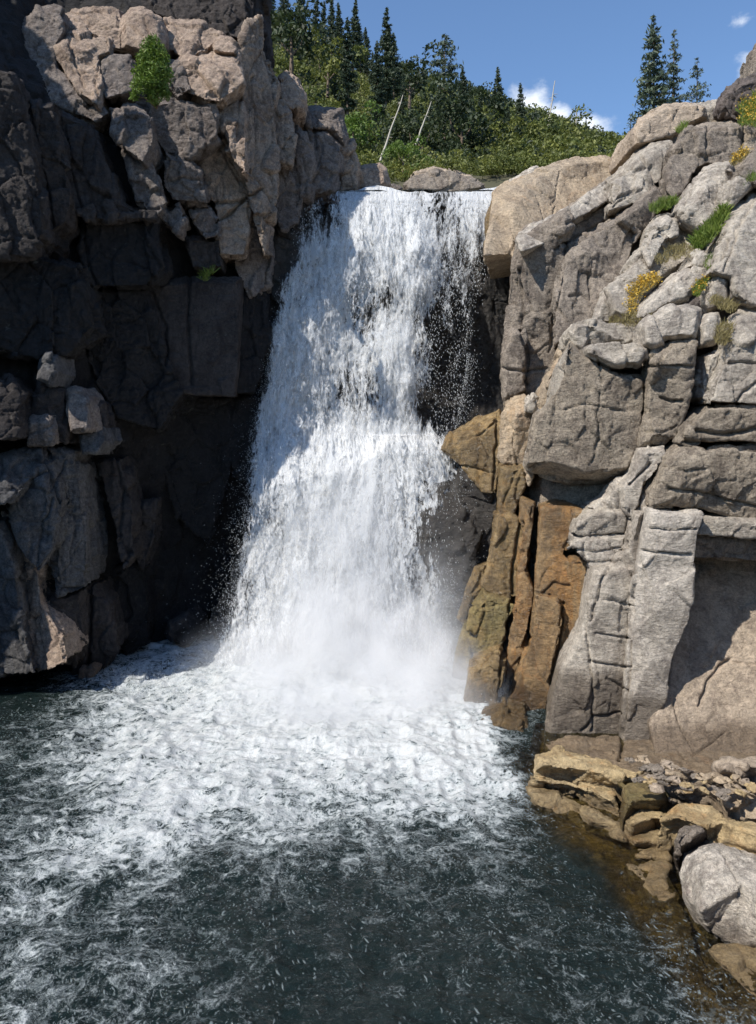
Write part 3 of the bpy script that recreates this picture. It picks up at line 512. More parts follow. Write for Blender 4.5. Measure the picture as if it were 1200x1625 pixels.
lb([(264,240),(290,250),(320,270),(327,322),(275,316),(261,290)], 'lgrey', off=-.1, gx=.6)
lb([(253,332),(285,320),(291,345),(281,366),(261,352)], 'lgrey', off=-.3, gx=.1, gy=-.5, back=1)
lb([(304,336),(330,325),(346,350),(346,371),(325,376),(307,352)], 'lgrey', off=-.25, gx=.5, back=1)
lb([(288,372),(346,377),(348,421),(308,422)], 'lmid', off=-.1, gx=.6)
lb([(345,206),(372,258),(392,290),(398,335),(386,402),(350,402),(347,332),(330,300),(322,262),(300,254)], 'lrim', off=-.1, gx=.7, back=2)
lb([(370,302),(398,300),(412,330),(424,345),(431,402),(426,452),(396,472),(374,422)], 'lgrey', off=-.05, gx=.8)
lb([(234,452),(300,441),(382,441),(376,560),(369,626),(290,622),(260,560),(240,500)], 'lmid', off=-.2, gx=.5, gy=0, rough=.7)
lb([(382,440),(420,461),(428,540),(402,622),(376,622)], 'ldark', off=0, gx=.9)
lb([(372,626),(402,624),(430,560),(432,640),(425,720),(408,760),(380,760),(360,700)], 'lshade', off=.3, gx=.9)
lb([(140,452),(232,454),(258,560),(286,622),(250,680),(190,660),(150,600),(130,540)], 'lshade', off=.2, gx=.7, rough=1.8)
lb([(260,625),(368,628),(360,760),(330,860),(280,820),(262,740)], 'lshade', off=.3, gx=.7, rough=1.5)
# rounded rocks along the skyline towards the lip
lb([(410,96),(426,94),(441,130),(431,172),(414,142)], 'lrim', off=-.1, gx=.5, gy=-.4, back=1.2)
lb([(441,126),(455,111),(471,125),(482,150),(480,172),(465,177),(444,166)], 'ltan', off=-.1, gx=.5, gy=-.4, back=1.2, smooth=5)
lb([(416,172),(440,158),(463,180),(467,220),(460,256),(430,252),(410,240)], 'lrim', off=-.2, gx=.7, gy=-.2, back=1.4)
lb([(466,188),(480,171),(500,167),(541,180),(550,215),(546,226),(520,206),(490,206)], 'lgrey', off=0, gx=.4, gy=-.5, bev=.3, smooth=5)
lb([(488,207),(520,204),(546,230),(541,270),(532,308),(494,310),(484,260)], 'lgrey', off=-.15, gx=.6, gy=-.2, bev=.35, ins=10, smooth=5)
lb([(460,200),(486,210),(496,260),(491,316),(476,314),(464,280),(460,240)], 'lgrey', off=-.25, gx=.5, bev=.25, smooth=5)
lb([(540,231),(560,224),(571,260),(569,302),(535,310)], 'lrim', off=-.15, gx=.6, bev=.25, smooth=5)
lb([(429,251),(460,257),(476,312),(472,352),(450,362),(434,332)], 'lgrey', off=-.2, gx=.6)
lb([(436,335),(480,322),(474,400),(452,482),(434,472)], 'wetdark', off=.3, gx=.6)
# big fractured block low on the left, its facets
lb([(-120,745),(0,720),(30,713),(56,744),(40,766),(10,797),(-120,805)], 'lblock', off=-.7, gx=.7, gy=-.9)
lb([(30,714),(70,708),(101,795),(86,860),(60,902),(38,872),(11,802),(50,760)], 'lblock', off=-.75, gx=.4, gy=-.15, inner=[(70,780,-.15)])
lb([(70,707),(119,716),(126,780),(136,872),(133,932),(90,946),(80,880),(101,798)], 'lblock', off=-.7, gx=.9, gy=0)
lb([(0,808),(12,815),(40,862),(56,902),(62,960),(96,1010),(102,1052),(60,1066),(34,1000),(18,900)], 'ltan', off=-.55, gx=-.9, gy=-.1)  # sunlit streak painted as a tan facet of the shaded block
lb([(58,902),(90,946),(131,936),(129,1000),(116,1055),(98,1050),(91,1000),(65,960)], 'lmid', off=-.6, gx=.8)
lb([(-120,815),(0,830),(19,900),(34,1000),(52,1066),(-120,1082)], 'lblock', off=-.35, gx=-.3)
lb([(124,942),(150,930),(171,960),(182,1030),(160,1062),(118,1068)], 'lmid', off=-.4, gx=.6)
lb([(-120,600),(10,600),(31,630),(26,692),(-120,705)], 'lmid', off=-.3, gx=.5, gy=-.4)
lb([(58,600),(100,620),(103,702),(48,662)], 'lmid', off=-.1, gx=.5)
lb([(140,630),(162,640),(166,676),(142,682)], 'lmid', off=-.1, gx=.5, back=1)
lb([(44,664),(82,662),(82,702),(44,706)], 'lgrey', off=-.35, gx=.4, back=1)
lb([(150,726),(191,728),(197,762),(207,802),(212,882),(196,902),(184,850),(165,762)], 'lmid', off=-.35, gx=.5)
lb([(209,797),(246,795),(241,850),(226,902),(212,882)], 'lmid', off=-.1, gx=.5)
lb([(182,905),(212,890),(226,905),(235,960),(230,1020),(195,1040),(180,1000)], 'lshade', off=.1, gx=.6)
for pts, lab in (([(56,602),(62,580),(76,556),(91,564),(93,590),(80,612)], 'small pale-capped stone standing highest on the left shaded ledges'),
                 ([(104,652),(104,620),(116,613),(131,615),(143,630),(141,682),(110,687)], 'upright post-like stone with a bright top on the left ledge'),
                 ([(124,706),(126,686),(140,679),(166,678),(173,700),(156,721),(130,722)], 'squat grey stone below the upright one on the left ledge')):
    boulder(pts, lab, 'lgrey' if lab[0] == 'u' else 'lblock', Yf=YL, off=-.35, gx=.3, gy=-.6, back=1.0, bev=.14, ins=5)
boulder([(188,80),(189,58),(192,25),(205,10),(226,9),(256,28),(263,55),(261,86),(232,96),(214,86)], 'rounded tan boulder on top of the left wall above the green sapling', 'ltan', Yf=YL, off=-.5, gx=.1, gy=-.8, bev=.4, ins=12, back=1.6)
boulder([(334,72),(340,60),(350,56),(368,61),(379,78),(374,88),(352,86),(338,82)], 'small squared boulder at the right end of the sunlit top', 'ltan', Yf=YL, off=-.6, gx=.1, gy=-.8, back=1, bev=.15, ins=5)
boulder([(563,302),(565,266),(590,257),(602,256),(614,268),(618,294),(592,304)], 'angular tan boulder at the left end of the falls lip', 'ltan', Yf=YL, off=-.3, gx=.1, gy=-.3, back=1.2)
boulder([(610,300),(614,290),(628,289),(640,298),(632,308),(615,308)], 'small round grey stone beside the angular boulder at the lip', 'lgrey', Yf=YL, off=.8, gx=0, gy=0, back=.6, bev=.15, ins=4)
boulder([(640,292),(652,280),(690,268),(735,278),(772,290),(768,302),(700,306),(645,304)], 'low flat brown rock standing in the river above the falls', 'face', Yf=lambda x, y: np.full(np.shape(x), 26.0), off=0, gx=.2, gy=-1.5, back=2.5, bev=.3, ins=6)
boulder([(655,274),(690,264),(722,270),(762,286),(742,288),(700,282),(662,284)], 'flat pinkish slab behind the low brown river rock', 'beige', Yf=lambda x, y: np.full(np.shape(x), 28.5), off=0, gx=.2, gy=-2.5, back=2, bev=.15, ins=4)
boulder([(800,294),(822,277),(850,265),(885,268),(868,284),(845,292),(812,302)], 'white sunlit rock beyond the tan dome', 'salt', Yf=lambda x, y: np.full(np.shape(x), 27.0), off=0, gx=0, gy=-2.5, back=2, bev=.2, ins=5)
boulder([(123,1074),(126,1062),(140,1058),(152,1062),(148,1078),(130,1082)], 'small wet stone at the foot of the left wall by the foam', 'ltan', Yf=lambda x, y: np.full(np.shape(x), 17.75), off=0, gx=0, gy=0, back=.5, bev=.1, ins=3)
boulder([(262,1008),(268,986),(298,974),(316,990),(318,1012),(290,1030)], 'dark wet boulder half hidden in the spray at the left', 'lmid', Yf=lambda x, y: np.full(np.shape(x), 20.4), off=0, back=1.2)

# rock behind the falls, the lip and the step
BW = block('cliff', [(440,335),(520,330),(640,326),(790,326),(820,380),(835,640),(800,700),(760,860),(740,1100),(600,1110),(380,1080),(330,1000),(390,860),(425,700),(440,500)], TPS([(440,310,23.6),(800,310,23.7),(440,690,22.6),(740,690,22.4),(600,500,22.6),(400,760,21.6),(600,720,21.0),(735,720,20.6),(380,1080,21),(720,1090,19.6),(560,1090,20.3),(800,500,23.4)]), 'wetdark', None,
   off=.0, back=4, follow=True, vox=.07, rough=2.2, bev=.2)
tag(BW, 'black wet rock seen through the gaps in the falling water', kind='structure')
# canyon walls that go on outside the view, left and right of the viewpoint, and the bank behind it
def far_mass(name, x0, x1, y0, y1, z1, mat, label, nrm):
    nx, ny, nz = int((x1 - x0) / .35), int((y1 - y0) / .35), int((z1 + 2) / .35)
    P, F, base = [], [], 0
    def face(o, a, b, na, nb):
        nonlocal base
        u, v = np.meshgrid(np.linspace(0, 1, na + 1), np.linspace(0, 1, nb + 1), indexing='ij')
        q = np.array(o) + u[..., None] * np.array(a) + v[..., None] * np.array(b); P.append(q.reshape(-1, 3))
        i = (np.arange(na)[:, None] * (nb + 1) + np.arange(nb)[None]).ravel() + base
        F.append(np.c_[i, i + nb + 1, i + nb + 2, i + 1]); base += (na + 1) * (nb + 1)
    dx, dy, dz = x1 - x0, y1 - y0, z1 + 2
    face((x0, y0, -2), (0, dy, 0), (0, 0, dz), ny, nz); face((x1, y0, -2), (0, dy, 0), (0, 0, dz), ny, nz)
    face((x0, y0, -2), (dx, 0, 0), (0, 0, dz), nx, nz); face((x0, y1, -2), (dx, 0, 0), (0, 0, dz), nx, nz); face((x0, y0, z1), (dx, 0, 0), (0, dy, 0), nx, ny)
    V = np.vstack(P); V = V + 0.9 * np.stack([fbm(V * .35, 3, 61), fbm(V * .35, 3, 62), fbm(V * .35, 3, 63)], -1)
    R, O, f = worley(V * .6, 8); V = V + (O * 0) + ((R - .5) * .5)
    o = link(name, mesh(name, V, np.vstack(F)), M[mat]); tag(o, label, kind='structure'); return o
far_mass('cliff', -26, -16, -4, 15.5, 6.5, 'ldark', 'dark canyon wall continuing outside the view on the left', 1)
far_mass('cliff', 10.5, 20, -4, 14.5, 10, 'grey', 'grey canyon wall continuing outside the view on the right', 1)
far_mass('cliff', -20, 20, -14, -3, 4.2, 'grey', 'rocky bank behind the viewpoint', 1)

def buttress():  # added unseen rock, outline traced back along the sun from the wanted shadow edge
    sh = [((115,1076),17.9,7.2),((300,1055),19.9,13),((395,1000),20.5,15),((428,700),21.0,16),((436,570),21.2,16.5),((395,380),20.4,14),((330,345),19.5,12.5),((240,315),18.6,10),((190,250),18.2,9),((80,125),17.2,6.5),((20,50),17.0,6.5),((-80,-150),18,7),((-320,-400),20,7)]
    ring = [np.array(atY(*p, y_)) + np.array(SUN) * t_ for p, y_, t_ in sh]; ring = [ring[0] * [1, 1, 0] + [0, 0, -2]] + ring; ring += [ring[-1] + np.array([0, 2, -8]), np.array([-15, 19, -2.])]
    d = np.array([-.74, -.66, 0]) * 5; n = len(ring); V = [*ring, *[r + d for r in ring]]
    F = [tuple(range(n)), tuple(range(2 * n - 1, n - 1, -1))] + [((i + 1) % n, i, n + i, n + (i + 1) % n) for i in range(n)]
    me = bpy.data.meshes.new('cliff'); me.from_pydata([tuple(v) for v in V], [], F); o = bpy.data.objects.new('tmp', me); C.objects.link(o)
    r = o.modifiers.new('r', 'REMESH'); r.mode = 'VOXEL'; r.voxel_size = .16; m2 = bpy.data.meshes.new_from_object(o.evaluated_get(_dg())); bpy.data.objects.remove(o)
    k = len(m2.vertices); co = np.empty(k * 3, np.float32); m2.vertices.foreach_get('co', co); co = co.reshape(-1, 3); co += .22 * np.stack([fbm(co * .8, 3, 91), fbm(co * .8, 3, 92), fbm(co * .8, 3, 93)], -1)
    m2.vertices.foreach_set('co', co.ravel()); m2.update(); tag(link('cliff', m2, M['ldark']), 'tall rock buttress added outside the view on the left, shaped to shade the left wall', kind='structure')
buttress()

# ------------------------------------------------------------------ pool
FOAM = TPS([(200,1100,.75),(400,1100,1),(560,1100,1),(700,1100,1),(100,1130,.4),(0,1130,.12),(50,1095,.0),(0,1080,0),(-100,1100,0),(0,1200,.3),(100,1200,.55),(250,1200,.85),(400,1200,.95),(550,1180,1),(700,1180,1.05),
 (775,1190,.95),(810,1250,.75),(700,1260,.9),(600,1260,.75),(450,1270,.72),(330,1270,.8),(200,1280,.68),(100,1290,.45),(0,1300,.3),(50,1360,.55),(150,1350,.78),(250,1330,.85),(300,1325,.8),(400,1340,.46),(450,1322,.75),
 (500,1360,.38),(600,1350,.38),(700,1330,.38),(800,1330,.4),(850,1350,.24),(300,1400,.15),(150,1420,.25),(50,1440,.5),(0,1480,.4),(200,1480,.34),(250,1520,.38),(100,1550,.42),(50,1600,.46),(300,1600,.3),(400,1500,.14),
 (500,1450,.1),(600,1500,.1),(700,1450,.16),(800,1450,.2),(850,1400,.2),(900,1450,.14),(880,1300,.1),(950,1400,.08),(1000,1500,.2),(1080,1560,.25),(1150,1620,.22),(900,1600,.15),(700,1600,.1),(500,1600,.08),
 (1000,1420,.02),(900,1320,.0),(820,1190,.2),(850,1240,.1),(-200,1300,.1),(-200,1500,.2),(300,1750,.1),(900,1750,.1),(1300,1700,0),(1200,1500,0),(450,1000,.9),(300,1020,.7),(650,1030,1)], lin=True)
def grid1(a, b, fa, fb, s):
    lo = [a]; st = s * 2
    mid = np.arange(fa, fb, s); L = [fa - s]; k = s
    while L[-1] > a: k *= 1.25; L.append(L[-1] - k)
    R = [mid[-1] + s]; k = s
    while R[-1] < b: k *= 1.25; R.append(R[-1] + k)
    return np.r_[L[::-1], mid, R]
gx_, gy_ = grid1(-30, 30, -8.8, 6.2, .034), grid1(-12, 26, 6.3, 20.5, .034)
X, Y = np.meshgrid(gx_, gy_, indexing='ij'); ppx, ppy = proj(np.stack([X, Y, 0 * X], -1))
ppx = np.clip(ppx, -400, 1500); ppy = np.clip(np.where(Y < 4, 1750, ppy), 950, 1750)
fo = np.clip(FOAM(ppx.ravel(), ppy.ravel()), 0, 1.2).reshape(X.shape)
IMP = (-0.7, 19.2)
ang = np.arctan2(X - IMP[0], -(Y - IMP[1])); rad = np.hypot(X - IMP[0], Y - IMP[1])
Q = np.stack([ang * 6.5, rad * 0.8, 0 * X], -1).reshape(-1, 3).astype(np.float32)
PP = np.stack([X, Y, 0 * X], -1).reshape(-1, 3).astype(np.float32)
wave = 0.06 * fbm(PP * 0.9 + 3, 3, 71) + 0.042 * fbm(PP * 2.4, 4, 72, .55, ridged=True) + 0.04 * fbm(Q * np.array([1, 1.3, 1]), 3, 73)
boil = fbm(PP * np.array([1.5, 1.9, 1]), 5, 75, .62, ridged=True)
zz = (wave * (0.45 + 0.8 * np.clip(fo, 0, 1).ravel()) + 0.03 * np.clip(fo - .35, 0, 1).ravel() * boil + 0.35 * np.exp(-((X - IMP[0]) ** 2 / 5.5 + (Y - 18.3) ** 2 / 1.6)).ravel() * (1 + .3 * boil)).reshape(X.shape)
nx, ny = X.shape; V = np.stack([X, Y, zz], -1).reshape(-1, 3)
i = (np.arange(nx - 1)[:, None] * ny + np.arange(ny - 1)[None]).ravel(); F = np.c_[i, i + ny, i + ny + 1, i + 1]
me = mesh('pool_water', V, F); attr(me, 'foam', fo.ravel())
# shallows along the right bank: how far above its bed the water stands
SH = np.array([(830,1235),(905,1290),(985,1345),(1005,1395),(1045,1450),(1085,1520),(1130,1590),(1170,1660)], float)
sd = seg_dist(ppx, ppy, SH); right = inside(ppx, ppy, np.vstack([SH, [(1400, 1700), (1400, 1150), (850, 1150)]]))
sh = np.where(right, 1, np.clip(1 - sd / 75, 0, 1)); sh = np.where(Y < 6, 0, sh)
attr(me, 'shallow', sh.ravel()); attr(me, 'flow', Q, 'FLOAT_VECTOR')
t = NT('pool_water'); P = t.n('NewGeometry').outputs['Position']; fl = t.attr('flow', 'Vector'); fm = t.attr('foam'); shl = t.attr('shallow')
w1 = t.n('VectorMath', operation='ADD', inp={0: t.scale(P, 1, 1.15, 1), 1: t.n('VectorMath', operation='SCALE', inp={0: t.n('TexNoise', inp={'Vector': P, 'Scale': 1.3, 'Detail': 3.0}).outputs[1], 'Scale': 0.7}).outputs[0]}).outputs[0]
def ridge(vec, sc, det=6, ro=.62, dist=.8):
    return t.math('SUBTRACT', 1.0, t.math('MULTIPLY', t.math('ABSOLUTE', t.math('SUBTRACT', t.noise(vec, sc, det, ro, dist), 0.5)), 5.0), clamp=True)
lace = t.math('MAXIMUM', ridge(w1, 2.9, 3, .55, .3), t.math('MULTIPLY', ridge(w1, 7.5, 3, .6, .2), 0.9)); lace2 = ridge(fl, 3.2, 4, .6, .3)
blob = t.noise(w1, 2.0, 9, 0.72, .2); fine = t.noise(P, 30, 3, .7)
v = t.math('ADD', t.math('MULTIPLY', fm, 1.38), t.math('ADD', t.math('MULTIPLY', t.math('SUBTRACT', blob, .5), 2.1), t.math('MULTIPLY', t.math('SUBTRACT', lace, .45), 1.0)))
v = t.math('ADD', v, t.math('ADD', t.math('MULTIPLY', t.math('SUBTRACT', lace2, .5), 0.32), t.math('MULTIPLY', t.math('SUBTRACT', fine, .5), 1.1)))
f1 = t.ramp(v, 0.70, 1.42)
flv = t.scale(fl, 1.0, 1.0, 1.0); thr = t.math('MULTIPLY', ridge(fl, 6.5, 3, .6, .3), t.ramp(t.noise(w1, 2.4, 4, .7), 0.5, 0.66))
f2 = t.math('MULTIPLY', t.ramp(t.math('MULTIPLY', t.math('MAXIMUM', ridge(w1, 4.0, 2, .5, .2), ridge(fl, 5.0, 2, .5, .2)), t.ramp(t.noise(P, 1.5, 5, .7), .40, .58)), 0.80, 0.97, 0, 0.36), t.ramp(fm, 0.06, 0.40))
ds = t.n('VectorMath', operation='SCALE', inp={0: t.n('TexNoise', inp={'Vector': P, 'Scale': 2.6, 'Detail': 3.0}).outputs[1], 'Scale': .30}).outputs[0]
Pd = t.n('VectorMath', operation='ADD', inp={0: P, 1: ds}).outputs[0]
rot = t.n('VectorRotate', rotation_type='Z_AXIS', inp={'Vector': Pd, 'Angle': math.radians(-22)}).outputs[0]
def flecks(vec, sc, lo, hi, pick):
    v_ = t.n('TexVoronoi', inp={'Vector': vec, 'Scale': sc}); r_ = t.n('SeparateColor', inp={0: v_.outputs['Color']}).outputs[0]
    return t.math('MULTIPLY', t.ramp(v_.outputs['Distance'], lo, hi, 1, 0), t.math('GREATER_THAN', r_, pick))
area = t.math('MULTIPLY', t.ramp(t.noise(P, .9, 4, .7), .34, .5), t.ramp(ridge(w1, 1.9, 3, .6, .3), .15, .6, .12, 1))
sel = t.math('MULTIPLY', area, t.ramp(fm, .02, .14))
f3 = t.math('MULTIPLY', flecks(t.scale(rot, 1, .30, 1), 14.5, .12, .25, .25), t.ramp(sel, .35, .5))
f4 = t.math('MULTIPLY', flecks(Pd, 23.0, .18, .34, .4), t.math('MULTIPLY', t.ramp(t.math('ADD', t.noise(P, 2.1, 4, .7), t.math('MULTIPLY', fm, .35)), .44, .60), t.ramp(fm, .02, .2)))
f5 = t.math('MULTIPLY', flecks(t.scale(rot, 1, .42, 1), 24.0, .18, .30, .35), t.math('MULTIPLY', t.ramp(t.noise(P, 1.6, 6, .75), .44, .58), t.ramp(fm, .05, .3)))
f3 = t.math('MAXIMUM', t.math('MULTIPLY', f3, .6), t.math('MAXIMUM', t.math('MULTIPLY', f4, .62), t.math('MULTIPLY', f5, .55)))
foam = t.math('MAXIMUM', f1, t.math('MAXIMUM', f2, f3), clamp=True)
bm = t.n('Bump', inp={'Strength': 1.0, 'Distance': 1.0, 'Height': t.math('ADD', t.math('MULTIPLY', t.noise(t.scale(P, 1, 1.4, 1), 3.6, 6, .62, .6), .13), t.math('ADD', t.math('MULTIPLY', foam, .03), t.math('MULTIPLY', t.noise(P, 24, 4, .7), .010)))}).outputs[0]
bf = t.n('Bump', inp={'Strength': 1.0, 'Distance': 1.0, 'Height': t.math('ADD', t.math('MULTIPLY', t.noise(w1, 6.4, 8, .75, .3), .038), t.math('ADD', t.math('MULTIPLY', foam, .03), t.math('MULTIPLY', t.noise(P, 26, 4, .7), .016)))}).outputs[0]
deep = t.n('BsdfPrincipled', inp={'Base Color': (0.008, 0.015, 0.0145, 1), 'Roughness': .06, 'Normal': bm, 'IOR': 1.33})
clear = t.n('MixShader', inp={0: t.n('Fresnel', inp={'IOR': 1.33, 'Normal': bm}).outputs[0], 1: t.n('BsdfTransparent', inp={0: (0.68, 0.66, 0.48, 1)}).outputs[0], 2: t.n('BsdfGlossy', inp={'Roughness': .06, 'Normal': bm}).outputs[0]}).outputs[0]
wat = t.n('MixShader', inp={0: t.ramp(shl, 0.05, 0.8), 1: deep.outputs[0], 2: clear}).outputs[0]
fcol = t.mix(t.ramp(v, .8, 2.0), (0.26, 0.315, 0.33), (0.58, 0.60, 0.605))
fsh = t.n('BsdfPrincipled', inp={'Base Color': fcol, 'Roughness': .55, 'Normal': bf})
t.done(t.n('MixShader', inp={0: foam, 1: wat, 2: fsh.outputs[0]}).outputs[0])
pool = link('pool_water', me, t.m); tag(pool, 'dark green plunge pool streaked with white foam', kind='structure')
# bed of the pool
bx, by = np.meshgrid(np.arange(-30, 30.1, .25), np.arange(-12, 26, .25), indexing='ij')
qx, qy = proj(np.stack([bx, by, 0 * bx], -1)); dd = seg_dist(qx, qy, SH); ins_ = inside(qx, qy, np.vstack([SH, [(1500, 1800), (1500, 1100), (850, 1100)]])) & (by > 5)
bz = np.where(ins_, -.25, -.25 - 1.6 * np.clip(dd / 130, 0, 1.5)); bz = np.where(by < 5, -2.6, bz) + .12 * fbm(np.stack([bx, by, 0 * bx], -1).reshape(-1, 3) * .9, 4, 81).reshape(bx.shape)
nx, ny = bx.shape; i = (np.arange(nx - 1)[:, None] * ny + np.arange(ny - 1)[None]).ravel()
o = link('ground', mesh('ground', np.stack([bx, by, bz], -1).reshape(-1, 3), np.c_[i, i + ny, i + ny + 1, i + 1]), M['bed']); tag(o, 'amber rock bed under the shallow edge of the pool', kind='structure')

# ------------------------------------------------------------------ the waterfall
DEN = TPS([(500,325,.34),(522,320,.24),(485,345,.38),(505,340,.3),(530,350,.35),(545,330,.7),(700,318,.3),(690,345,.35),(600,325,.8),(640,325,.85),(760,325,.75),(730,330,.7),(560,395,.85),(510,380,.6),(600,480,.42),(622,462,.40),(578,500,.45),(560,440,.8),(530,480,.72),
 (590,640,.44),(592,600,.48),(500,425,.62),(470,450,.6),(480,560,.78),(520,620,.6),(540,560,.62),(500,650,.62),(655,450,.98),(645,540,1),(640,600,1),(632,680,1),(665,380,.92),(700,400,.55),(740,420,.32),(700,480,.24),(682,520,.22),(690,570,.08),(715,600,.05),(700,650,-.02),(672,655,.08),(664,560,.35),
 (740,520,.18),(735,600,.12),(762,380,.48),(725,650,.05),(450,650,.75),(440,700,.7),(500,720,.8),(580,740,1),(640,720,.9),(560,850,1),(480,850,.8),(440,800,.7),(420,820,.5),(680,800,.78),(700,760,.62),(725,740,.5),(640,900,.9),(540,960,1),(460,950,.9),(690,900,.62),
 (620,1000,1),(690,980,.62),(500,1040,1.05),(400,950,.6),(420,1000,.85),(700,1040,.8),(720,720,.62),(680,700,.7),(560,1100,1.1),(380,1000,.55),(360,1060,.7),(740,1080,.8)], lin=True)
lpy = [296,303,315,350,400,450,500,600,700,800,900,990,1060,1110]
LX = lambda y: np.interp(y, lpy, [545,520,486,479,468,452,442,427,408,396,380,360,335,300])
RX = lambda y: np.interp(y, [296,303,350,400,500,600,680,700,760,800,900,1000,1060,1110], [792,790,784,771,753,743,728,730,737,731,716,702,722,765])
def fallY(px, py):
    u = (px - LX(py)) / (RX(py) - LX(py))
    up = np.interp(py, [296,303,318,340,400,550,690], [23.6,22.9,22.4,22.2,21.95,21.55,21.3])
    lo = np.interp(py, [560,690,720,760,900,1000,1110], [21.5,20.5,20.1,19.95,19.45,19.2,18.6])
    lo = np.where(u > .5, lo - .35 * np.clip((u - .5) * 3, 0, 1), lo)
    k = np.clip((py - (690 - 60 * np.clip(1 - u * 1.7, 0, 1))) / np.interp(u, [0, .5, .65, 1], [150, 60, 10, 8]), 0, 1)
    return up * (1 - k) + lo * k - .18 * np.exp(-((u - .62) / .12) ** 2) * np.clip((py - 330) / 120, 0, 1) * np.clip((720 - py) / 60, 0, 1)
def water_sheet(name, off, seed, nu, nv, y0=297, y1=1108, xm=10):
    v, u = np.meshgrid(np.linspace(y0, y1, nv), np.linspace(0, 1, nu), indexing='ij')
    px = LX(v) - xm + (RX(v) - LX(v) + 2 * xm) * u; py = v + np.interp(px, [480, 500, 520, 560, 600, 640, 700, 745, 790], [18, 13, 9, 4, -1, 5, 8, 6, -3]) * np.clip(1 - (v - 297) / 45, 0, 1) + np.where(v < 300, 1, np.clip(1 - (v - 300) / 30, 0, 1)) * 2.5 * vnoise(np.stack([px * .06, 0 * px, 0 * px], -1).reshape(-1, 3), 2).reshape(px.shape)
    q = np.stack([u * 6.0, v * .0075, 0 * u + seed], -1).reshape(-1, 3); q2 = np.stack([u * 16, v * .026, 0 * u + seed], -1).reshape(-1, 3)
    k = np.clip((py - 315) / 60, .12, 1).ravel()
    n = (.10 * fbm(q, 4, seed) + .055 * fbm(q2, 4, seed + 5, .6)) * k
    Yd = fallY(px, py).ravel() + off * k + n
    W = atY(px.ravel(), py.ravel(), Yd); i = (np.arange(nv - 1)[:, None] * nu + np.arange(nu - 1)[None]).ravel()
    me = mesh(name, W, np.c_[i, i + nu, i + nu + 1, i + 1])
    e = np.minimum((px - LX(py) + xm), (RX(py) + xm - px)).ravel() / (2.2 * xm)
    attr(me, 'dens', DEN(px, py).ravel() - .55 * np.clip(1 - e, 0, 1) ** 1.5)
    fl = np.stack([W[:, 0] + 0 * W[:, 1], np.cumsum(np.r_[0, np.diff(v[:, 0])])[:, None].repeat(nu, 1).ravel() * .0152, np.full(len(W), seed * 3.7)], -1)
    attr(me, 'flow', fl, 'FLOAT_VECTOR'); return me
def water_mat(name, bias, lo=.38, hi=.76):
    t = NT(name); f = t.attr('flow', 'Vector'); d = t.attr('dens')
    wv = t.n('VectorMath', operation='ADD', inp={0: f, 1: t.n('VectorMath', operation='SCALE', inp={0: t.n('TexNoise', inp={'Vector': t.scale(f, 1, .5, 1), 'Scale': 1.2, 'Detail': 2.0}).outputs[1], 'Scale': .5}).outputs[0]}).outputs[0]
    a = t.noise(t.scale(wv, 1, .20, 1), 3.2, 8, .66, .2); b = t.noise(t.scale(wv, 1, .34, 1), 13.0, 6, .72, .5)
    c = t.math('SUBTRACT', 1.0, t.math('MULTIPLY', t.math('ABSOLUTE', t.math('SUBTRACT', t.noise(t.scale(wv, 1, .42, 1), 9.0, 4, .6, 1.4), .5)), 5.5), clamp=True)
    n = t.math('ADD', t.math('MULTIPLY', t.math('SUBTRACT', a, .5), 1.5), t.math('ADD', t.math('MULTIPLY', t.math('SUBTRACT', b, .5), 1.2), t.math('MULTIPLY', t.math('SUBTRACT', c, .45), .28)))
    s = t.math('ADD', n, t.math('ADD', d, bias)); al = t.ramp(s, lo, hi)
    h = t.math('ADD', t.math('MULTIPLY', a, .10), t.math('ADD', t.math('MULTIPLY', b, .05), t.math('MULTIPLY', t.noise(t.scale(wv, 1, .5, 1), 30, 4, .7), .02)))
    bp = t.n('Bump', inp={'Strength': 1.0, 'Distance': 1.0, 'Height': h}).outputs[0]
    df = t.n('BsdfDiffuse', inp={0: (.80, .81, .815, 1), 'Normal': bp}).outputs[0]; tr = t.n('BsdfTranslucent', inp={0: (.82, .85, .87, 1), 'Normal': bp}).outputs[0]
    w = t.n('MixShader', inp={0: .28, 1: df, 2: tr}).outputs[0]
    t.done(t.n('MixShader', inp={0: al, 1: t.n('BsdfTransparent').outputs[0], 2: w}).outputs[0]); return t.m
fall = bpy.data.objects.new('waterfall', None); C.objects.link(fall); fall.location = (-.7, 19.2, 0)
tag(fall, 'tall white two-step waterfall between the dark left wall and the pale right wall', 'waterfall')
for nm, off, seed, nu, nv, bias in (('water_sheet', 0, 3, 260, 560, .05), ('water_sheet', -.28, 7, 200, 420, -.22), ('water_sheet', -.5, 13, 160, 340, -.38)):
    link(nm, water_sheet(nm, off, seed, nu, nv), water_mat('falling_water', bias), None); o = bpy.data.objects[-1] if False else C.objects[-1]
    o.parent = fall; o.matrix_parent_inverse = fall.matrix_world.inverted() if False else o.matrix_parent_inverse; o.location = (.7, -19.2, 0)
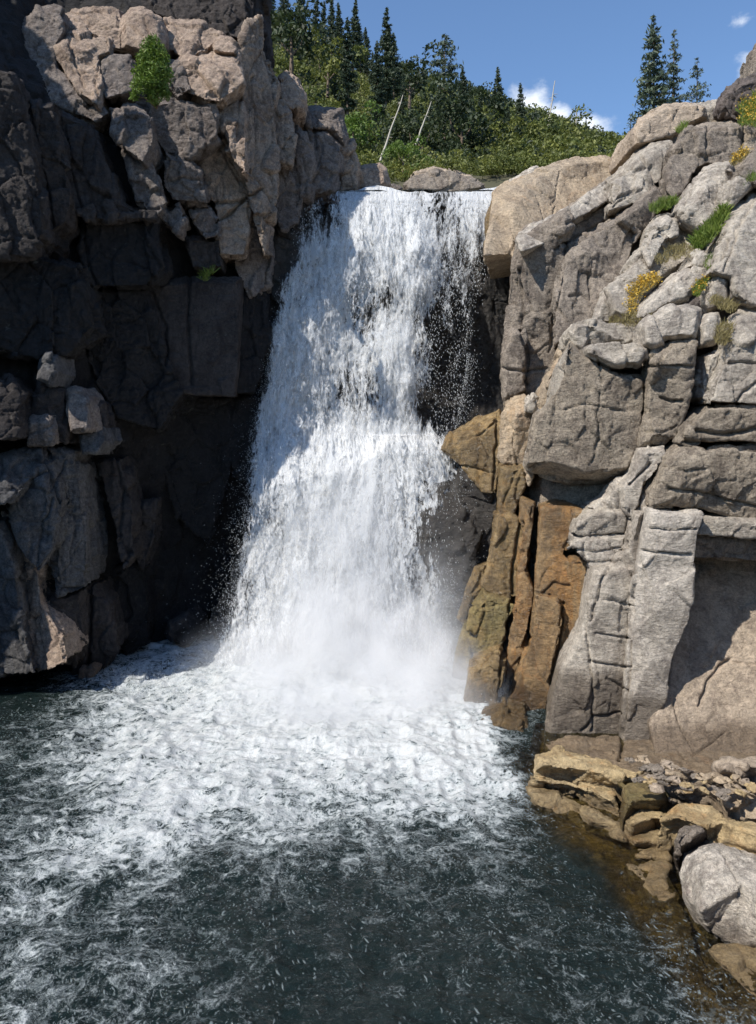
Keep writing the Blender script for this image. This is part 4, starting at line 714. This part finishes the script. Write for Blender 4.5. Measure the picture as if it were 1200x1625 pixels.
# river above the lip
rx, ry = np.meshgrid(np.linspace(440, 830, 120), np.linspace(0, 1, 60), indexing='ij')
lz = atY(600., 303., 22.9)[2]; lipx = np.linspace(-2.6, 4.4, 120)[:, None] + 0 * ry; RY = 22.85 + ry * 9
Vr = np.stack([lipx + (RY - 22.9) * .12, RY, lz + (RY - 22.9) * .03 + .03 * fbm(np.stack([lipx * 2.2, RY * 1.4, 0 * RY], -1).reshape(-1, 3), 4, 90).reshape(RY.shape)], -1).reshape(-1, 3)
i = (np.arange(119)[:, None] * 60 + np.arange(59)[None]).ravel(); me = mesh('river_water', Vr, np.c_[i, i + 60, i + 61, i + 1]); 
t = NT('river_water'); P = t.n('NewGeometry').outputs['Position']; nn = t.noise(t.scale(P, 1.6, 1, 1), 3, 7, .7, .5)
t.done(t.n('BsdfPrincipled', inp={'Base Color': t.mix(t.ramp(nn, .42, .56), (.03, .06, .07), (.8, .85, .87)), 'Roughness': .25, 'Normal': t.n('Bump', inp={'Strength': .8, 'Distance': .3, 'Height': nn}).outputs[0]}).outputs[0])
tag(link('river_water', me, t.m), kind='structure')

# ------------------------------------------------------------------ drops flung off the falls and the pool: thousands, one mesh
rs = np.random.RandomState(11)
t = NT('water_drops'); t.done(t.n('MixShader', inp={0: .35, 1: t.n('BsdfDiffuse', inp={0: (.88, .91, .93, 1)}).outputs[0], 2: t.n('BsdfTranslucent', inp={0: (.85, .9, .93, 1)}).outputs[0]}).outputs[0]); DROP = t.m
def drops(name, Pc, rad, stretch, axis, parent=None):
    n = len(Pc); T = np.array([(1, 0, -.35), (-.5, .87, -.35), (-.5, -.87, -.35), (0, 0, 1.0)], float); F0 = np.array([(0, 2, 1), (0, 1, 3), (1, 2, 3), (2, 0, 3)])
    a = axis / np.linalg.norm(axis, axis=1)[:, None]; r = rs.normal(size=(n, 3)); b = np.cross(a, r); b /= np.linalg.norm(b, axis=1)[:, None]; c = np.cross(a, b)
    V = Pc[:, None] + rad[:, None, None] * (T[None, :, 0, None] * b[:, None] + T[None, :, 1, None] * c[:, None]) + (rad * stretch)[:, None, None] * T[None, :, 2, None] * a[:, None]
    F = (F0[None] + 4 * np.arange(n)[:, None, None]).reshape(-1, 3); o = link(name, mesh(name, V.reshape(-1, 3), F), DROP, parent); return o
# on the falls
py = rs.uniform(318, 1100, 65000); u = rs.uniform(-.04, 1.04, 65000); px = LX(py) + u * (RX(py) - LX(py)); d = DEN(px, py); ed = np.minimum(u, 1 - u)
cl = fbm(np.stack([px * .05, py * .022, 0 * px], -1), 3, 44)
k = rs.rand(65000) < np.clip(.3 + .5 * cl, .02, 1) * np.where(ed < 0, .35, 1); px, py = px[k], py[k]
Yp = fallY(px, py) - rs.exponential(.28, len(px)) - .05; W = atY(px, py, Yp)
ax = np.stack([rs.normal(0, .12, len(W)), rs.normal(0, .12, len(W)), -np.ones(len(W))], -1)
o = drops('spray_drops', W - np.array([-.7, 19.2, 0]), rs.uniform(.003, .008, len(W)), rs.uniform(2.5, 8, len(W)), ax, fall); tag(o, kind='stuff')
# flung from the sides of the falls and over the foot
n = 9000; py = rs.uniform(560, 1110, n); side = rs.rand(n) < .55; e = rs.exponential(14, n) * np.interp(py, [560, 1110], [.4, 1.6]); px = np.where(side, LX(py) - e + 6, RX(py) + e - 6); W1 = atY(px, py, fallY(np.clip(px, LX(py), RX(py)), py) - rs.rand(n) * .6)
n = 26000; a = rs.uniform(-1.5, 1.5, n); r = rs.rand(n) ** .7 * 5.5; x = IMP[0] + r * np.sin(a) * 1.2; yy = IMP[1] - r * np.cos(a) * .75; z = rs.exponential(.16, n) * np.exp(-r / 3.2) + rs.exponential(.05, n)
W = np.vstack([W1, np.stack([x, yy, z], -1)]); W = W[W[:, 2] > -.02]
o = drops('splash_drops', W, rs.uniform(.003, .008, len(W)), rs.uniform(1.5, 4.0, len(W)), rs.normal(size=(len(W), 3)) + np.array([0, 0, -.5])); tag(o, 'flying drops around the foot of the waterfall', kind='stuff')

# ------------------------------------------------------------------ mist at the foot of the falls
def mist_box(x0, x1, y0, y1, z0, z1, blobs, name, label, dens=1.0):
    V = [(x, y, z) for x in (x0, x1) for y in (y0, y1) for z in (z0, z1)]; F = [(0, 1, 3, 2), (4, 6, 7, 5), (0, 4, 5, 1), (2, 3, 7, 6), (0, 2, 6, 4), (1, 5, 7, 3)]
    t = NT(name); P = t.n('TexCoord').outputs['Object']; acc = None
    for (c, r, k) in blobs:
        v = t.n('VectorMath', operation='SUBTRACT', inp={0: P, 1: c}).outputs[0]; v = t.scale(v, 1 / r[0], 1 / r[1], 1 / r[2])
        l = t.n('VectorMath', operation='LENGTH', inp={0: v}).outputs['Value']; g = t.ramp(l, 0, 1, k, 0)
        acc = g if acc is None else t.math('ADD', acc, g)
    nz = t.ramp(t.noise(P, .9, 4, .6, .4), .32, .68, .25, 1.7)
    t.done(vol=t.n('VolumePrincipled', inp={'Color': (.99, .995, 1, 1), 'Density': t.math('MULTIPLY', t.math('MULTIPLY', acc, nz), dens), 'Anisotropy': -.4}).outputs[0])
    o = link(name, mesh(name, V, F, False), t.m); tag(o, label, kind='stuff'); return o
mist_box(-7, 4.0, 13.2, 21.5, -.1, 6.5, [((-.6, 17.8, .3), (3.4, 2.6, 2.6), 1.15), ((-.8, 18.8, 1.6), (2.3, 1.8, 5.2), .75), ((-2.9, 18.6, .3), (2.6, 2.0, 1.3), .6), ((1.2, 17.0, .2), (2.2, 1.8, 1.6), 1.0), ((-.6, 16.4, .0), (4.0, 3.0, 1.3), 1.3), ((-2.0, 19.4, 2.0), (1.3, 1.1, 3.2), .5), ((1.6, 18.8, 1.6), (1.2, 1.4, 2.8), .45)], 'mist', 'white spray mist hanging over the foot of the waterfall', 1.0)

# ------------------------------------------------------------------ hillside
SKYL = lambda px: np.interp(px, [-900,-300,0,200,330,380,450,520,560,600,650,700,760,800,850,880,915,950,980,1050,1200,1500,2200], [-500,-420,-330,-190,-70,-20,40,80,105,118,128,140,158,168,180,190,208,226,240,262,290,330,400])
GY0 = lambda px: np.interp(px, [-900, 300, 560, 700, 800, 960, 1100, 2200], [330, 320, 300, 284, 280, 268, 300, 380])
def hillP(px, s):                       # s: 0 at the river, 1 at the crest, beyond: falling away behind
    Yd = np.interp(s, [0, 1, 1.6], [29, 150, 240]); py = GY0(px) + (SKYL(px) + 10 - GY0(px)) * np.minimum(s, 1) ** .8 + np.maximum(s - 1, 0) * 90
    return px, py, Yd
px, s = np.meshgrid(np.linspace(-900, 2200, 240), np.linspace(-.04, 1.6, 110), indexing='ij'); px, py, Yd = hillP(px, s); Yd = np.where(s < 0, 26, Yd); py = np.where(s < 0, GY0(px) + 45, py)
W = atY(px.ravel(), py.ravel(), Yd.ravel()); W[:, 2] += 1.0 * fbm(W * .06, 4, 51) * np.clip(s.ravel() * 4, 0, 1)
i = (np.arange(239)[:, None] * 110 + np.arange(109)[None]).ravel()
t = NT('forest_soil'); P = t.n('NewGeometry').outputs['Position']
t.done(t.n('BsdfPrincipled', inp={'Base Color': t.mix(t.noise(P, .4, 5), (.035, .045, .018), (.10, .085, .05)), 'Roughness': 1.0}).outputs[0])
tag(link('hill', mesh('hill', W, np.c_[i, i + 110, i + 111, i + 1]), t.m), 'steep wooded hillside behind the falls', kind='structure')
# outer ground that reaches the horizon
gxx, gyy = np.meshgrid(np.linspace(-1500, 1500, 80), np.linspace(-1500, 1500, 80), indexing='ij'); rr = np.hypot(gxx, gyy)
gz = np.where(rr < 60, -3.2, -3.2 + np.clip(rr - 60, 0, 400) * .10) + 0 * rr
gz = np.where((gyy > 0) & (rr < 320), np.minimum(gz, -3.2), gz); i = (np.arange(79)[:, None] * 80 + np.arange(79)[None]).ravel()
tag(link('terrain', mesh('terrain', np.stack([gxx, gyy, gz], -1).reshape(-1, 3), np.c_[i, i + 80, i + 81, i + 1]), t.m), kind='structure')

def leafmat(name, c1, c2, c3, sc=.35, tr=.3):
    t = NT(name); P = t.n('NewGeometry').outputs['Position']; v = t.attr('tone')
    oi = t.n('ObjectInfo').outputs['Random']
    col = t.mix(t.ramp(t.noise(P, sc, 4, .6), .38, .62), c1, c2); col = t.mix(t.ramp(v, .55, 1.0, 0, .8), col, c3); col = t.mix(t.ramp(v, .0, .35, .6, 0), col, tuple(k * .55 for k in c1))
    w = t.n('MixShader', inp={0: tr, 1: t.n('BsdfPrincipled', inp={'Base Color': col, 'Roughness': .6}).outputs[0], 2: t.n('BsdfTranslucent', inp={0: col}).outputs[0]}).outputs[0]
    return t.done(w)
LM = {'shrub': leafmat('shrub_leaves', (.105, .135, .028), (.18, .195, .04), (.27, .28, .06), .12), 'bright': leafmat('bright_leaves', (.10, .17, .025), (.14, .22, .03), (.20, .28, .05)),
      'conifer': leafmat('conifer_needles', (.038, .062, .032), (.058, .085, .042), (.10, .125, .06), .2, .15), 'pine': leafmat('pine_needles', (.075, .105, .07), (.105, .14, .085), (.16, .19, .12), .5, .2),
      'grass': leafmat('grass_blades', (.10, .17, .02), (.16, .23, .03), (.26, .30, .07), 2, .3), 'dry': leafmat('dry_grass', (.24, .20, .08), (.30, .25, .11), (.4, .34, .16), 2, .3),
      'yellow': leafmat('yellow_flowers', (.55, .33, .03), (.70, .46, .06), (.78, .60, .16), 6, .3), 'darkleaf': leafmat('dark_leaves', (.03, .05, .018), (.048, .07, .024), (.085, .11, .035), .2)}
t = NT('bark'); P = t.n('NewGeometry').outputs['Position']
BARK = t.done(t.n('BsdfPrincipled', inp={'Base Color': t.mix(t.noise(t.scale(P, 4, 4, .6), 2, 5), (.10, .07, .05), (.20, .15, .11)), 'Roughness': .9}).outputs[0])
t = NT('silver_wood'); P = t.n('NewGeometry').outputs['Position']
DEAD = t.done(t.n('BsdfPrincipled', inp={'Base Color': t.mix(t.noise(t.scale(P, 3, 3, .8), 2, 5), (.34, .30, .24), (.6, .56, .48)), 'Roughness': .9}).outputs[0])

def quads(Cn, size, asp, rng, up=.0, droop=None):
    n = len(Cn); a = rng.normal(size=(n, 3)); a[:, 2] += up; a /= np.linalg.norm(a, axis=1)[:, None]
    r = rng.normal(size=(n, 3)); b = np.cross(a, r); b /= np.linalg.norm(b, axis=1)[:, None]; c = np.cross(a, b)
    S = size[:, None]; V = np.stack([Cn - b * S * asp, Cn - c * S, Cn + b * S * asp, Cn + c * S], 1); return V.reshape(-1, 3)
def leafmesh(name, V, tone):
    n = len(V) // 4; me = mesh(name, V, np.arange(n * 4).reshape(-1, 4), False); attr(me, 'tone', np.repeat(tone, 4)); return me
# scrub: unit crowns of leaf clusters, tiled over the slope in one mass
def crown(seed, n, size=.085):
    g = np.random.RandomState(seed); nl = g.randint(7, 12); c = g.normal(size=(nl, 3)) * np.array([.42, .42, .25]) + np.array([0, 0, .45]); rr = g.uniform(.28, .5, nl)
    k = g.randint(nl, size=n); d = g.normal(size=(n, 3)); d /= np.linalg.norm(d, axis=1)[:, None]; d[:, 2] = np.where(d[:, 2] < -.3, -d[:, 2], d[:, 2])
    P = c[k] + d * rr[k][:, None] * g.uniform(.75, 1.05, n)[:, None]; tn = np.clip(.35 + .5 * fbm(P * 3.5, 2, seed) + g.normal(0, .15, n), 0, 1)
    return quads(P, g.uniform(.6, 1.3, n) * size, .55, g, .3), tn
g = np.random.RandomState(3); VV, TT = [], []; protos = [crown(100 + q, 190, .10) for q in range(6)]
N = 2700; ss = g.rand(N) ** 1.3 * 1.02; pxs = g.uniform(330, 1010, N); a, b, c = hillP(pxs, ss); W = atY(a, b, c); W[:, 2] += 1.0 * fbm(W * .06, 4, 51) * np.clip(ss * 4, 0, 1)
for q in range(N):
    V0, t0 = protos[q % 6]; sc = np.interp(c[q], [29, 45, 150], [.45, .9, 2.0]) * g.uniform(.5, 1.45); th = g.uniform(0, 6.28); R = np.array([[math.cos(th), -math.sin(th), 0], [math.sin(th), math.cos(th), 0], [0, 0, g.uniform(.7, 1.15)]])
    m = slice(0, None if c[q] < 90 else 4 * 150); VV.append((V0[m] @ R.T) * sc + W[q]); TT.append(np.clip(t0[:len(V0[m]) // 4] + g.uniform(-.45, .35), 0, 1))
big = fbm(W * np.array([.09, .04, .0]), 3, 77); dk = [q for q in range(N) if big[q] + g.normal(0, .25) > .42 and c[q] > 36]; dks = set(dk)
lt = [q for q in range(N) if q not in dks]
for idx_, nm_, mt_, lb_ in ((lt, 'undergrowth', 'shrub', 'dense green scrub and oak brush covering the hillside'), (dk, 'undergrowth', 'darkleaf', 'darker clumps of brush scattered through the hillside scrub')):
    me = leafmesh('scrub_foliage', np.vstack([VV[q] for q in idx_]), np.concatenate([TT[q] for q in idx_])); tag(link(nm_, me, LM[mt_]), lb_, kind='stuff')

def tube(pts, r0, r1, k=7):
    pts = np.array(pts, float); n = len(pts); V = []; 
    for i_, p in enumerate(pts):
        tdir = pts[min(i_ + 1, n - 1)] - pts[max(i_ - 1, 0)]; tdir /= np.linalg.norm(tdir) + 1e-9
        u = np.cross(tdir, (0, 1, 0.1)); u /= np.linalg.norm(u) + 1e-9; w = np.cross(tdir, u); r = r0 + (r1 - r0) * i_ / (n - 1)
        for j in range(k): V.append(p + r * (math.cos(6.2832 * j / k) * u + math.sin(6.2832 * j / k) * w))
    F = [(i_ * k + j, i_ * k + (j + 1) % k, (i_ + 1) * k + (j + 1) % k, (i_ + 1) * k + j) for i_ in range(n - 1) for j in range(k)]
    return np.array(V), np.array(F)
def tubes(name, L):
    V, F, b = [], [], 0
    for a in L: v, f = tube(*a); V.append(v); F.append(f + b); b += len(v)
    return mesh(name, np.vstack(V), np.vstack(F))
def conifer_meshes(seed, width, bare=.1, sparse=0.0, twigs=26, whorls=34, pine=False):
    g = np.random.RandomState(seed); Cn, Sz, Tn, Br = [], [], [], []
    lean = g.normal(0, .012, 2); tr = [(lean[0] * h * h, lean[1] * h * h, h) for h in np.linspace(0, 1, 9)]
    Br.append((tr, .014 + .01 * width, .0015))
    for w_ in range(whorls):
        h = bare + (1 - bare) * (w_ + g.rand()) / whorls; nb = g.randint(4, 7)
        for b_ in range(nb):
            if g.rand() < sparse: continue
            prof = (1 - h) ** (.55 if pine else .75) * (.35 + .65 * min(1, (h - bare) / .18)) if not pine else math.sin(min(1, max(.12, (h - bare) / (1 - bare) * .9 + .1)) * math.pi) ** .6
            Lr = width * prof * g.uniform(.55, 1.15) + .006; th = g.uniform(0, 6.28); dr = g.uniform(-.25, .1) if not pine else g.uniform(-.1, .35)
            d = np.array([math.cos(th), math.sin(th), dr]); o0 = np.array([lean[0] * h * h, lean[1] * h * h, h])
            if Lr > width * .25: Br.append(([o0, o0 + d * Lr * .5, o0 + d * Lr * .92 + (0, 0, Lr * .06)], .0022, .0008, 4))
            nt = max(3, int(twigs * Lr / width)); tt = g.rand(nt) ** .7 if not pine else .45 + .6 * g.rand(nt)
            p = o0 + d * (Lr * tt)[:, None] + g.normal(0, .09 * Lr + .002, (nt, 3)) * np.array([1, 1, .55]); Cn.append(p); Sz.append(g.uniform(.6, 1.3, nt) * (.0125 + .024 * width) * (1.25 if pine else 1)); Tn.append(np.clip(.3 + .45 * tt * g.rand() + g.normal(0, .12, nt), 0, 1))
    Cn, Sz, Tn = np.vstack(Cn), np.concatenate(Sz), np.concatenate(Tn)
    return tubes('trunk', Br), leafmesh('foliage', quads(Cn, Sz * 1.2, .27, g, .2), Tn)
def tree(name, meshes, base, top, label, cat, group=None, fol='conifer', bark=BARK, rot=0.0):
    r = bpy.data.objects.new(name, None); C.objects.link(r); r.location = base
    v = Vector(top) - Vector(base); h = v.length; r.rotation_euler = (Vector((0, 0, 1)).rotation_difference(v.normalized()) @ Vector((0, 0, 1)).rotation_difference(Vector((0, 0, 1)))).to_euler(); r.scale = (h, h, h)
    tag(r, label, cat, group)
    for nm, me, m in (('trunk', meshes[0], bark), ('foliage', meshes[1], LM[fol])):
        if me is None: continue
        o = bpy.data.objects.new(nm, me); C.objects.link(o)
        if not me.materials: me.materials.append(m)
        o.parent = r; o.rotation_euler = (0, 0, rot)
    return r
NV = [conifer_meshes(200 + q, w_, .04, sp, 60, 46) for q, (w_, sp) in enumerate(((.17, 0), (.145, 0), (.20, .0), (.13, 0), (.18, .03)))]
CON = [  # base px, base py, top px, top py, distance, mesh, what tells it apart
 (478,60,478,-30,60,0,None),(500,70,503,-12,66,1,None),(512,85,515,2,72,3,None),(526,80,527,-5,64,1,None),(541,90,539,4,70,0,None),(552,175,551,28,50,1,'narrow fir standing in front of the left ridge group'),
 (560,105,562,0,68,0,None),(572,108,571,38,80,2,None),(583,112,580,44,82,2,None),(612,160,613,15,52,0,'tallest dense fir with a blunt top near the middle of the hillside'),(625,150,625,52,60,2,'fir close against the right side of the tallest fir'),
 (600,190,598,66,48,1,'slim dark fir just left of and below the tallest fir'),(638,180,640,112,70,1,None),(673,130,672,97,120,2,None),(655,150,655,108,95,3,None),
 (735,185,735,106,62,2,'pointed fir right of the open-crowned pine'),(748,180,747,131,80,3,None),(763,190,762,143,85,1,None),(777,200,778,150,90,2,None),(791,215,793,107,62,0,'tall narrow fir left of the first cloud'),
 (827,235,826,132,62,1,'tall narrow fir standing against the first cloud'),(808,215,806,165,80,2,None),(700,160,698,118,110,1,None),(684,215,684,150,60,3,None),(762,232,760,165,55,2,None),(845,222,845,178,90,3,None),(452,40,450,-35,70,2,None),(430,60,430,-30,60,0,None),
 (930,215,930,188,140,3,None),(942,222,943,198,140,1,None),(958,232,957,202,140,3,None),(532,150,530,88,62,2,None),(590,130,592,82,74,1,None),(648,235,646,190,48,2,None),(715,235,716,185,55,2,None)]
for q, (bx_, by_, tx, ty, Yd, k, lab) in enumerate(CON):
    tree('fir_tree', NV[k], atY(bx_, by_ + 8, Yd), atY(tx, ty, Yd), lab or ('dark fir among the crowded ridge trees at the upper left of the hillside' if tx < 600 else 'small dark fir rising out of the scrub on the hillside'), 'fir tree', 'dark firs on the wooded hillside', rot=q * 1.7)
tree('pine_tree', conifer_meshes(301, .14, .20, .22, 22, 26, True), atY(706, 225, 52), atY(704, 56, 52), 'tall open-crowned pine with gaps between its boughs above the two leaning dead trunks', 'pine tree', fol='pine')
# three pines on the right skyline
tree('pine_tree', conifer_meshes(311, .20, .06, .04, 42, 48), atY(1036, 262, 34), atY(1041, 29, 34), 'tallest of the three pines on the right skyline, leftmost', 'pine tree', fol='pine')
tree('pine_tree', conifer_meshes(312, .19, .10, .28, 40, 30), atY(1068, 215, 36), atY(1070, 48, 36), 'thin middle pine of the three on the right skyline', 'pine tree', fol='pine')
tree('pine_tree', conifer_meshes(313, .30, .10, .3, 40, 20), atY(1106, 205, 35), atY(1106, 92, 35), 'shortest rightmost pine of the three on the right skyline', 'pine tree', fol='pine')
tree('fir_tree', conifer_meshes(314, .32, .02, .1, 22, 18), atY(1000, 262, 33), atY(1001, 178, 33), 'low bushy young fir at the left foot of the tallest skyline pine', 'fir tree', fol='pine')
# bare snags and the two silver leaning trunks
def snag(bp, tp, Yd, r0, lab, nb=6, seed=0):
    g = np.random.RandomState(seed); a, b = np.array(atY(*bp, Yd)), np.array(atY(*tp, Yd)); ln = np.linalg.norm(b - a); n = 10
    pts = [a + (b - a) * t_ + g.normal(0, .004 * ln, 3) for t_ in np.linspace(0, 1, n)]; r = bpy.data.objects.new('dead_tree', None); C.objects.link(r); r.location = a; tag(r, lab, 'dead tree')
    link('trunk', tubes('trunk', [([p - a for p in pts], r0, r0 * .3)]), DEAD, r)
    if nb:
        L = []
        for _ in range(nb): t_ = g.uniform(.3, .95); p = a + (b - a) * t_ - a; d = g.normal(size=3) * np.array([1, .5, .3]); d /= np.linalg.norm(d); l = ln * g.uniform(.03, .09); L.append(([p, p + d * l * .5, p + d * l + (0, 0, -.1 * l)], r0 * .3, r0 * .12, 4))
        tag(link('branch', tubes('branch', L), DEAD, r), kind='stuff')
snag((603, 256), (640, 151), 36, .06, 'long silver dead trunk leaning right, left one of the leaning pair', 7, 1)
snag((660, 229), (685, 161), 42, .06, 'short silver dead trunk leaning right, right one of the leaning pair', 4, 2)
snag((866, 225), (881, 128), 90, .13, 'tall bare grey snag against the sky below the first cloud', 12, 3)
snag((914, 212), (915, 170), 110, .13, 'small bare snag on the crest beside the second cloud', 7, 4)
# broad-leaved trees one can tell apart on the slope
BL = [crown(400 + q, 1500, .055) for q in range(3)]
for q, (x_, y_, Yd, sz, fol, lab) in enumerate(((462,70,50,3.0,'darkleaf','round dark oak high on the left of the hillside'),(665,225,45,2.2,'darkleaf','dark leafy tree below the leaning silver trunk'),(732,205,46,2.6,'darkleaf','dark round oak right of the open-crowned pine'),
     (658,282,31,.75,'bright','bright yellow-green bush beside the river above the lip'),(640,250,33,.9,'bright','light green bush left of the yellow-green one above the lip'),(795,240,50,2.4,'shrub','wide green bush below the narrow fir'),(560,215,42,1.6,'bright','light green bush above the rounded rocks at the left of the river'),
     (880,225,70,3.0,'shrub','pale green rounded tree on the right part of the slope'),(520,115,58,2.6,'shrub','rounded green oak below the ridge firs'),(650,135,90,4,'darkleaf','dark rounded oak on the crest right of the tallest fir'))):
    V0, t0 = BL[q % 3]; me = leafmesh('foliage', V0, t0); stem = tubes('trunk', [([(0, 0, -.3), (.02, 0, .2), (0, .03, .5)], .05, .02), ([(0, 0, .1), (.2, .05, .35), (.3, .1, .6)], .025, .01), ([(0, 0, .15), (-.2, .1, .4), (-.25, .1, .6)], .025, .01)])
    r = tree('oak_tree' if sz > 1.5 else 'bush', (stem, me), (0, 0, 0), (0, 0, 1), lab, 'tree' if sz > 1.5 else 'bush', fol=fol); p = atY(x_, y_ + sz * .4 * FPX / Yd, Yd); r.location = p; r.scale = (sz, sz, sz * 1.05)

# ------------------------------------------------------------------ plants on the rocks
def clump_leaves(name, lobes, n, size, mat, lab, cat, seed, asp=.4, stems=True, group=None, up=.2):
    g = np.random.RandomState(seed); lob = np.array([[*atY(x, y, Y_), r * .78 * Y_ / FPX] for x, y, Y_, r in lobes]); base = lob[-1, :3].copy()
    w_ = lob[:, 3] ** 2; k = g.choice(len(lob), n, p=w_ / w_.sum()); d = g.normal(size=(n, 3)); d /= np.linalg.norm(d, axis=1)[:, None]
    P = lob[k, :3] - base + d * (lob[k, 3] * g.rand(n) ** .45)[:, None]; r = bpy.data.objects.new(name, None); C.objects.link(r); r.location = base; tag(r, lab, cat, group)
    tn = np.clip(.45 + .5 * fbm(P * 6, 2, seed) + g.normal(0, .18, n), 0, 1)
    link('foliage', leafmesh('foliage', quads(P, g.uniform(.6, 1.4, n) * size, asp, g, up), tn), LM[mat], r)
    if stems:
        link('stem', tubes('stem', [([np.zeros(3) + (0, .15, -.1), (l[:3] - base) * .5 + g.normal(0, .03, 3), (l[:3] - base)], .018, .005, 5) for l in lob[:-1]]), BARK, r)
    return r
clump_leaves('young_conifer', [(243,66,17.3,14),(236,78,17.2,18),(250,84,17.3,20),(232,96,17.1,20),(256,98,17.3,20),(246,112,17.1,22),(224,116,17.0,18),(262,118,17.3,18),(238,130,17.0,22),(220,138,16.9,16),(256,136,17.2,20),(213,152,16.9,10),(243,152,17.1,16),(262,150,17.3,12),(245,160,17.5,10)], 5200, .045, 'bright', 'bright green young conifer growing from a crack on the sunlit left wall', 'bush', 7, .28)
def grass(name, spots, n, h, mat, lab, seed, cat='grass tuft', flowers=None, Yf=YR, off=-.75, spread=1.0, wd=.006):
    g = np.random.RandomState(seed); sp = np.array(spots, float); k = g.choice(len(sp), n, p=sp[:, 2] ** 2 / (sp[:, 2] ** 2).sum())
    a = g.rand(n) * 6.28; r_ = sp[k, 2] * np.sqrt(g.rand(n)); px = sp[k, 0] + r_ * np.cos(a); py = sp[k, 1] + r_ * np.sin(a) * .8
    P = atY(px, py, Yf(px, py) + off + g.uniform(-.1, .1, n)); base = P.mean(0); P = P - base
    d = g.normal(size=(n, 3)) * np.array([.45, .45, .25]) * spread + np.array([0, -.25, 1]); d /= np.linalg.norm(d, axis=1)[:, None]; L = h * g.uniform(.5, 1.3, n)[:, None]
    s = np.cross(d, g.normal(size=(n, 3))); s /= np.linalg.norm(s, axis=1)[:, None]; tip = P + d * L + np.array([0, 0, -.25]) * L * g.rand(n)[:, None]; mid = P + d * L * .55
    V = np.stack([P - s * wd, P + s * wd, mid + s * wd * .8, tip], 1).reshape(-1, 3); r = bpy.data.objects.new(name, None); C.objects.link(r); r.location = base; tag(r, lab, cat)
    link('blades' if cat != 'flowering shrub' else 'leaves', leafmesh('blades', V, g.rand(n)), LM[mat], r)
    if flowers:
        m = g.choice(n, flowers); fl_ = link('flowers', leafmesh('flowers', quads(tip[m] + g.normal(0, .02, (flowers, 3)), g.uniform(.6, 1.3, flowers) * .022, .8, g, .6), g.rand(flowers)), LM['yellow'], r); tag(fl_, kind='stuff')
    return r
grass('grass', [(1140,350,10),(1130,365,14),(1118,378,14),(1108,388,12),(1148,338,8)], 2200, .22, 'grass', 'bright green grass tuft in the gully below the pale slab', 1)
grass('grass', [(1055,325,12),(1040,332,10),(1068,320,8)], 900, .14, 'grass', 'green grass patch on the ledge left of the pale slab', 2)
grass('grass', [(1128,415,8),(1124,424,6)], 400, .14, 'grass', 'small dark green tuft beside the thin pale stone', 3)
grass('grass', [(1148,484,12),(1135,478,10),(1160,490,10),(1150,525,14),(1145,540,12)], 1100, .14, 'dry', 'dry grass among small stones right of the square boulder', 4)
grass('grass', [(1070,402,16),(1090,398,14),(1050,412,12)], 1000, .10, 'dry', 'thin dry grass on the slope below the round hollow', 5)
grass('flowering_shrub', [(1020,455,14),(1008,468,12),(1030,450,12),(1002,485,9),(1004,498,6),(1038,447,8)], 1800, .14, 'dry', 'golden-yellow flowering shrub in the crack left of the smooth pale boulder', 6, 'flowering shrub', 1100, wd=.004)
grass('flowering_shrub', [(1188,175,16),(1198,190,16),(1180,195,9),(1210,160,18)], 1500, .22, 'grass', 'yellow flowering shrub high at the right edge below the dark outcrop', 7, 'flowering shrub', 700, off=-.2, wd=.006)
grass('flowering_shrub', [(1170,254,8),(1180,247,8),(1164,260,5)], 600, .14, 'dry', 'small yellow flowering shrub above the pale wedge of rock', 8, 'flowering shrub', 280)
grass('flowering_shrub', [(1112,455,8),(1106,466,7),(1118,449,5)], 500, .12, 'grass', 'small yellow-flowered plant beside the smooth pale boulder', 9, 'flowering shrub', 120)
grass('grass', [(1000,507,16),(1025,503,10),(975,510,10)], 700, .08, 'dry', 'low dry grass strip behind the long flat slab', 10, off=-.8)
grass('grass', [(1078,208,6),(1085,200,6)], 200, .16, 'grass', 'small green tuft under the long tan boulder', 11)
grass('grass', [(1192,282,8),(1180,290,6)], 250, .14, 'grass', 'grey-green tuft near the right edge above the large slab', 12)
grass('grass', [(325,440,8),(335,432,6)], 160, .2, 'grass', 'faint tuft of weeds on the shaded left wall', 13, Yf=YL, off=-.4)
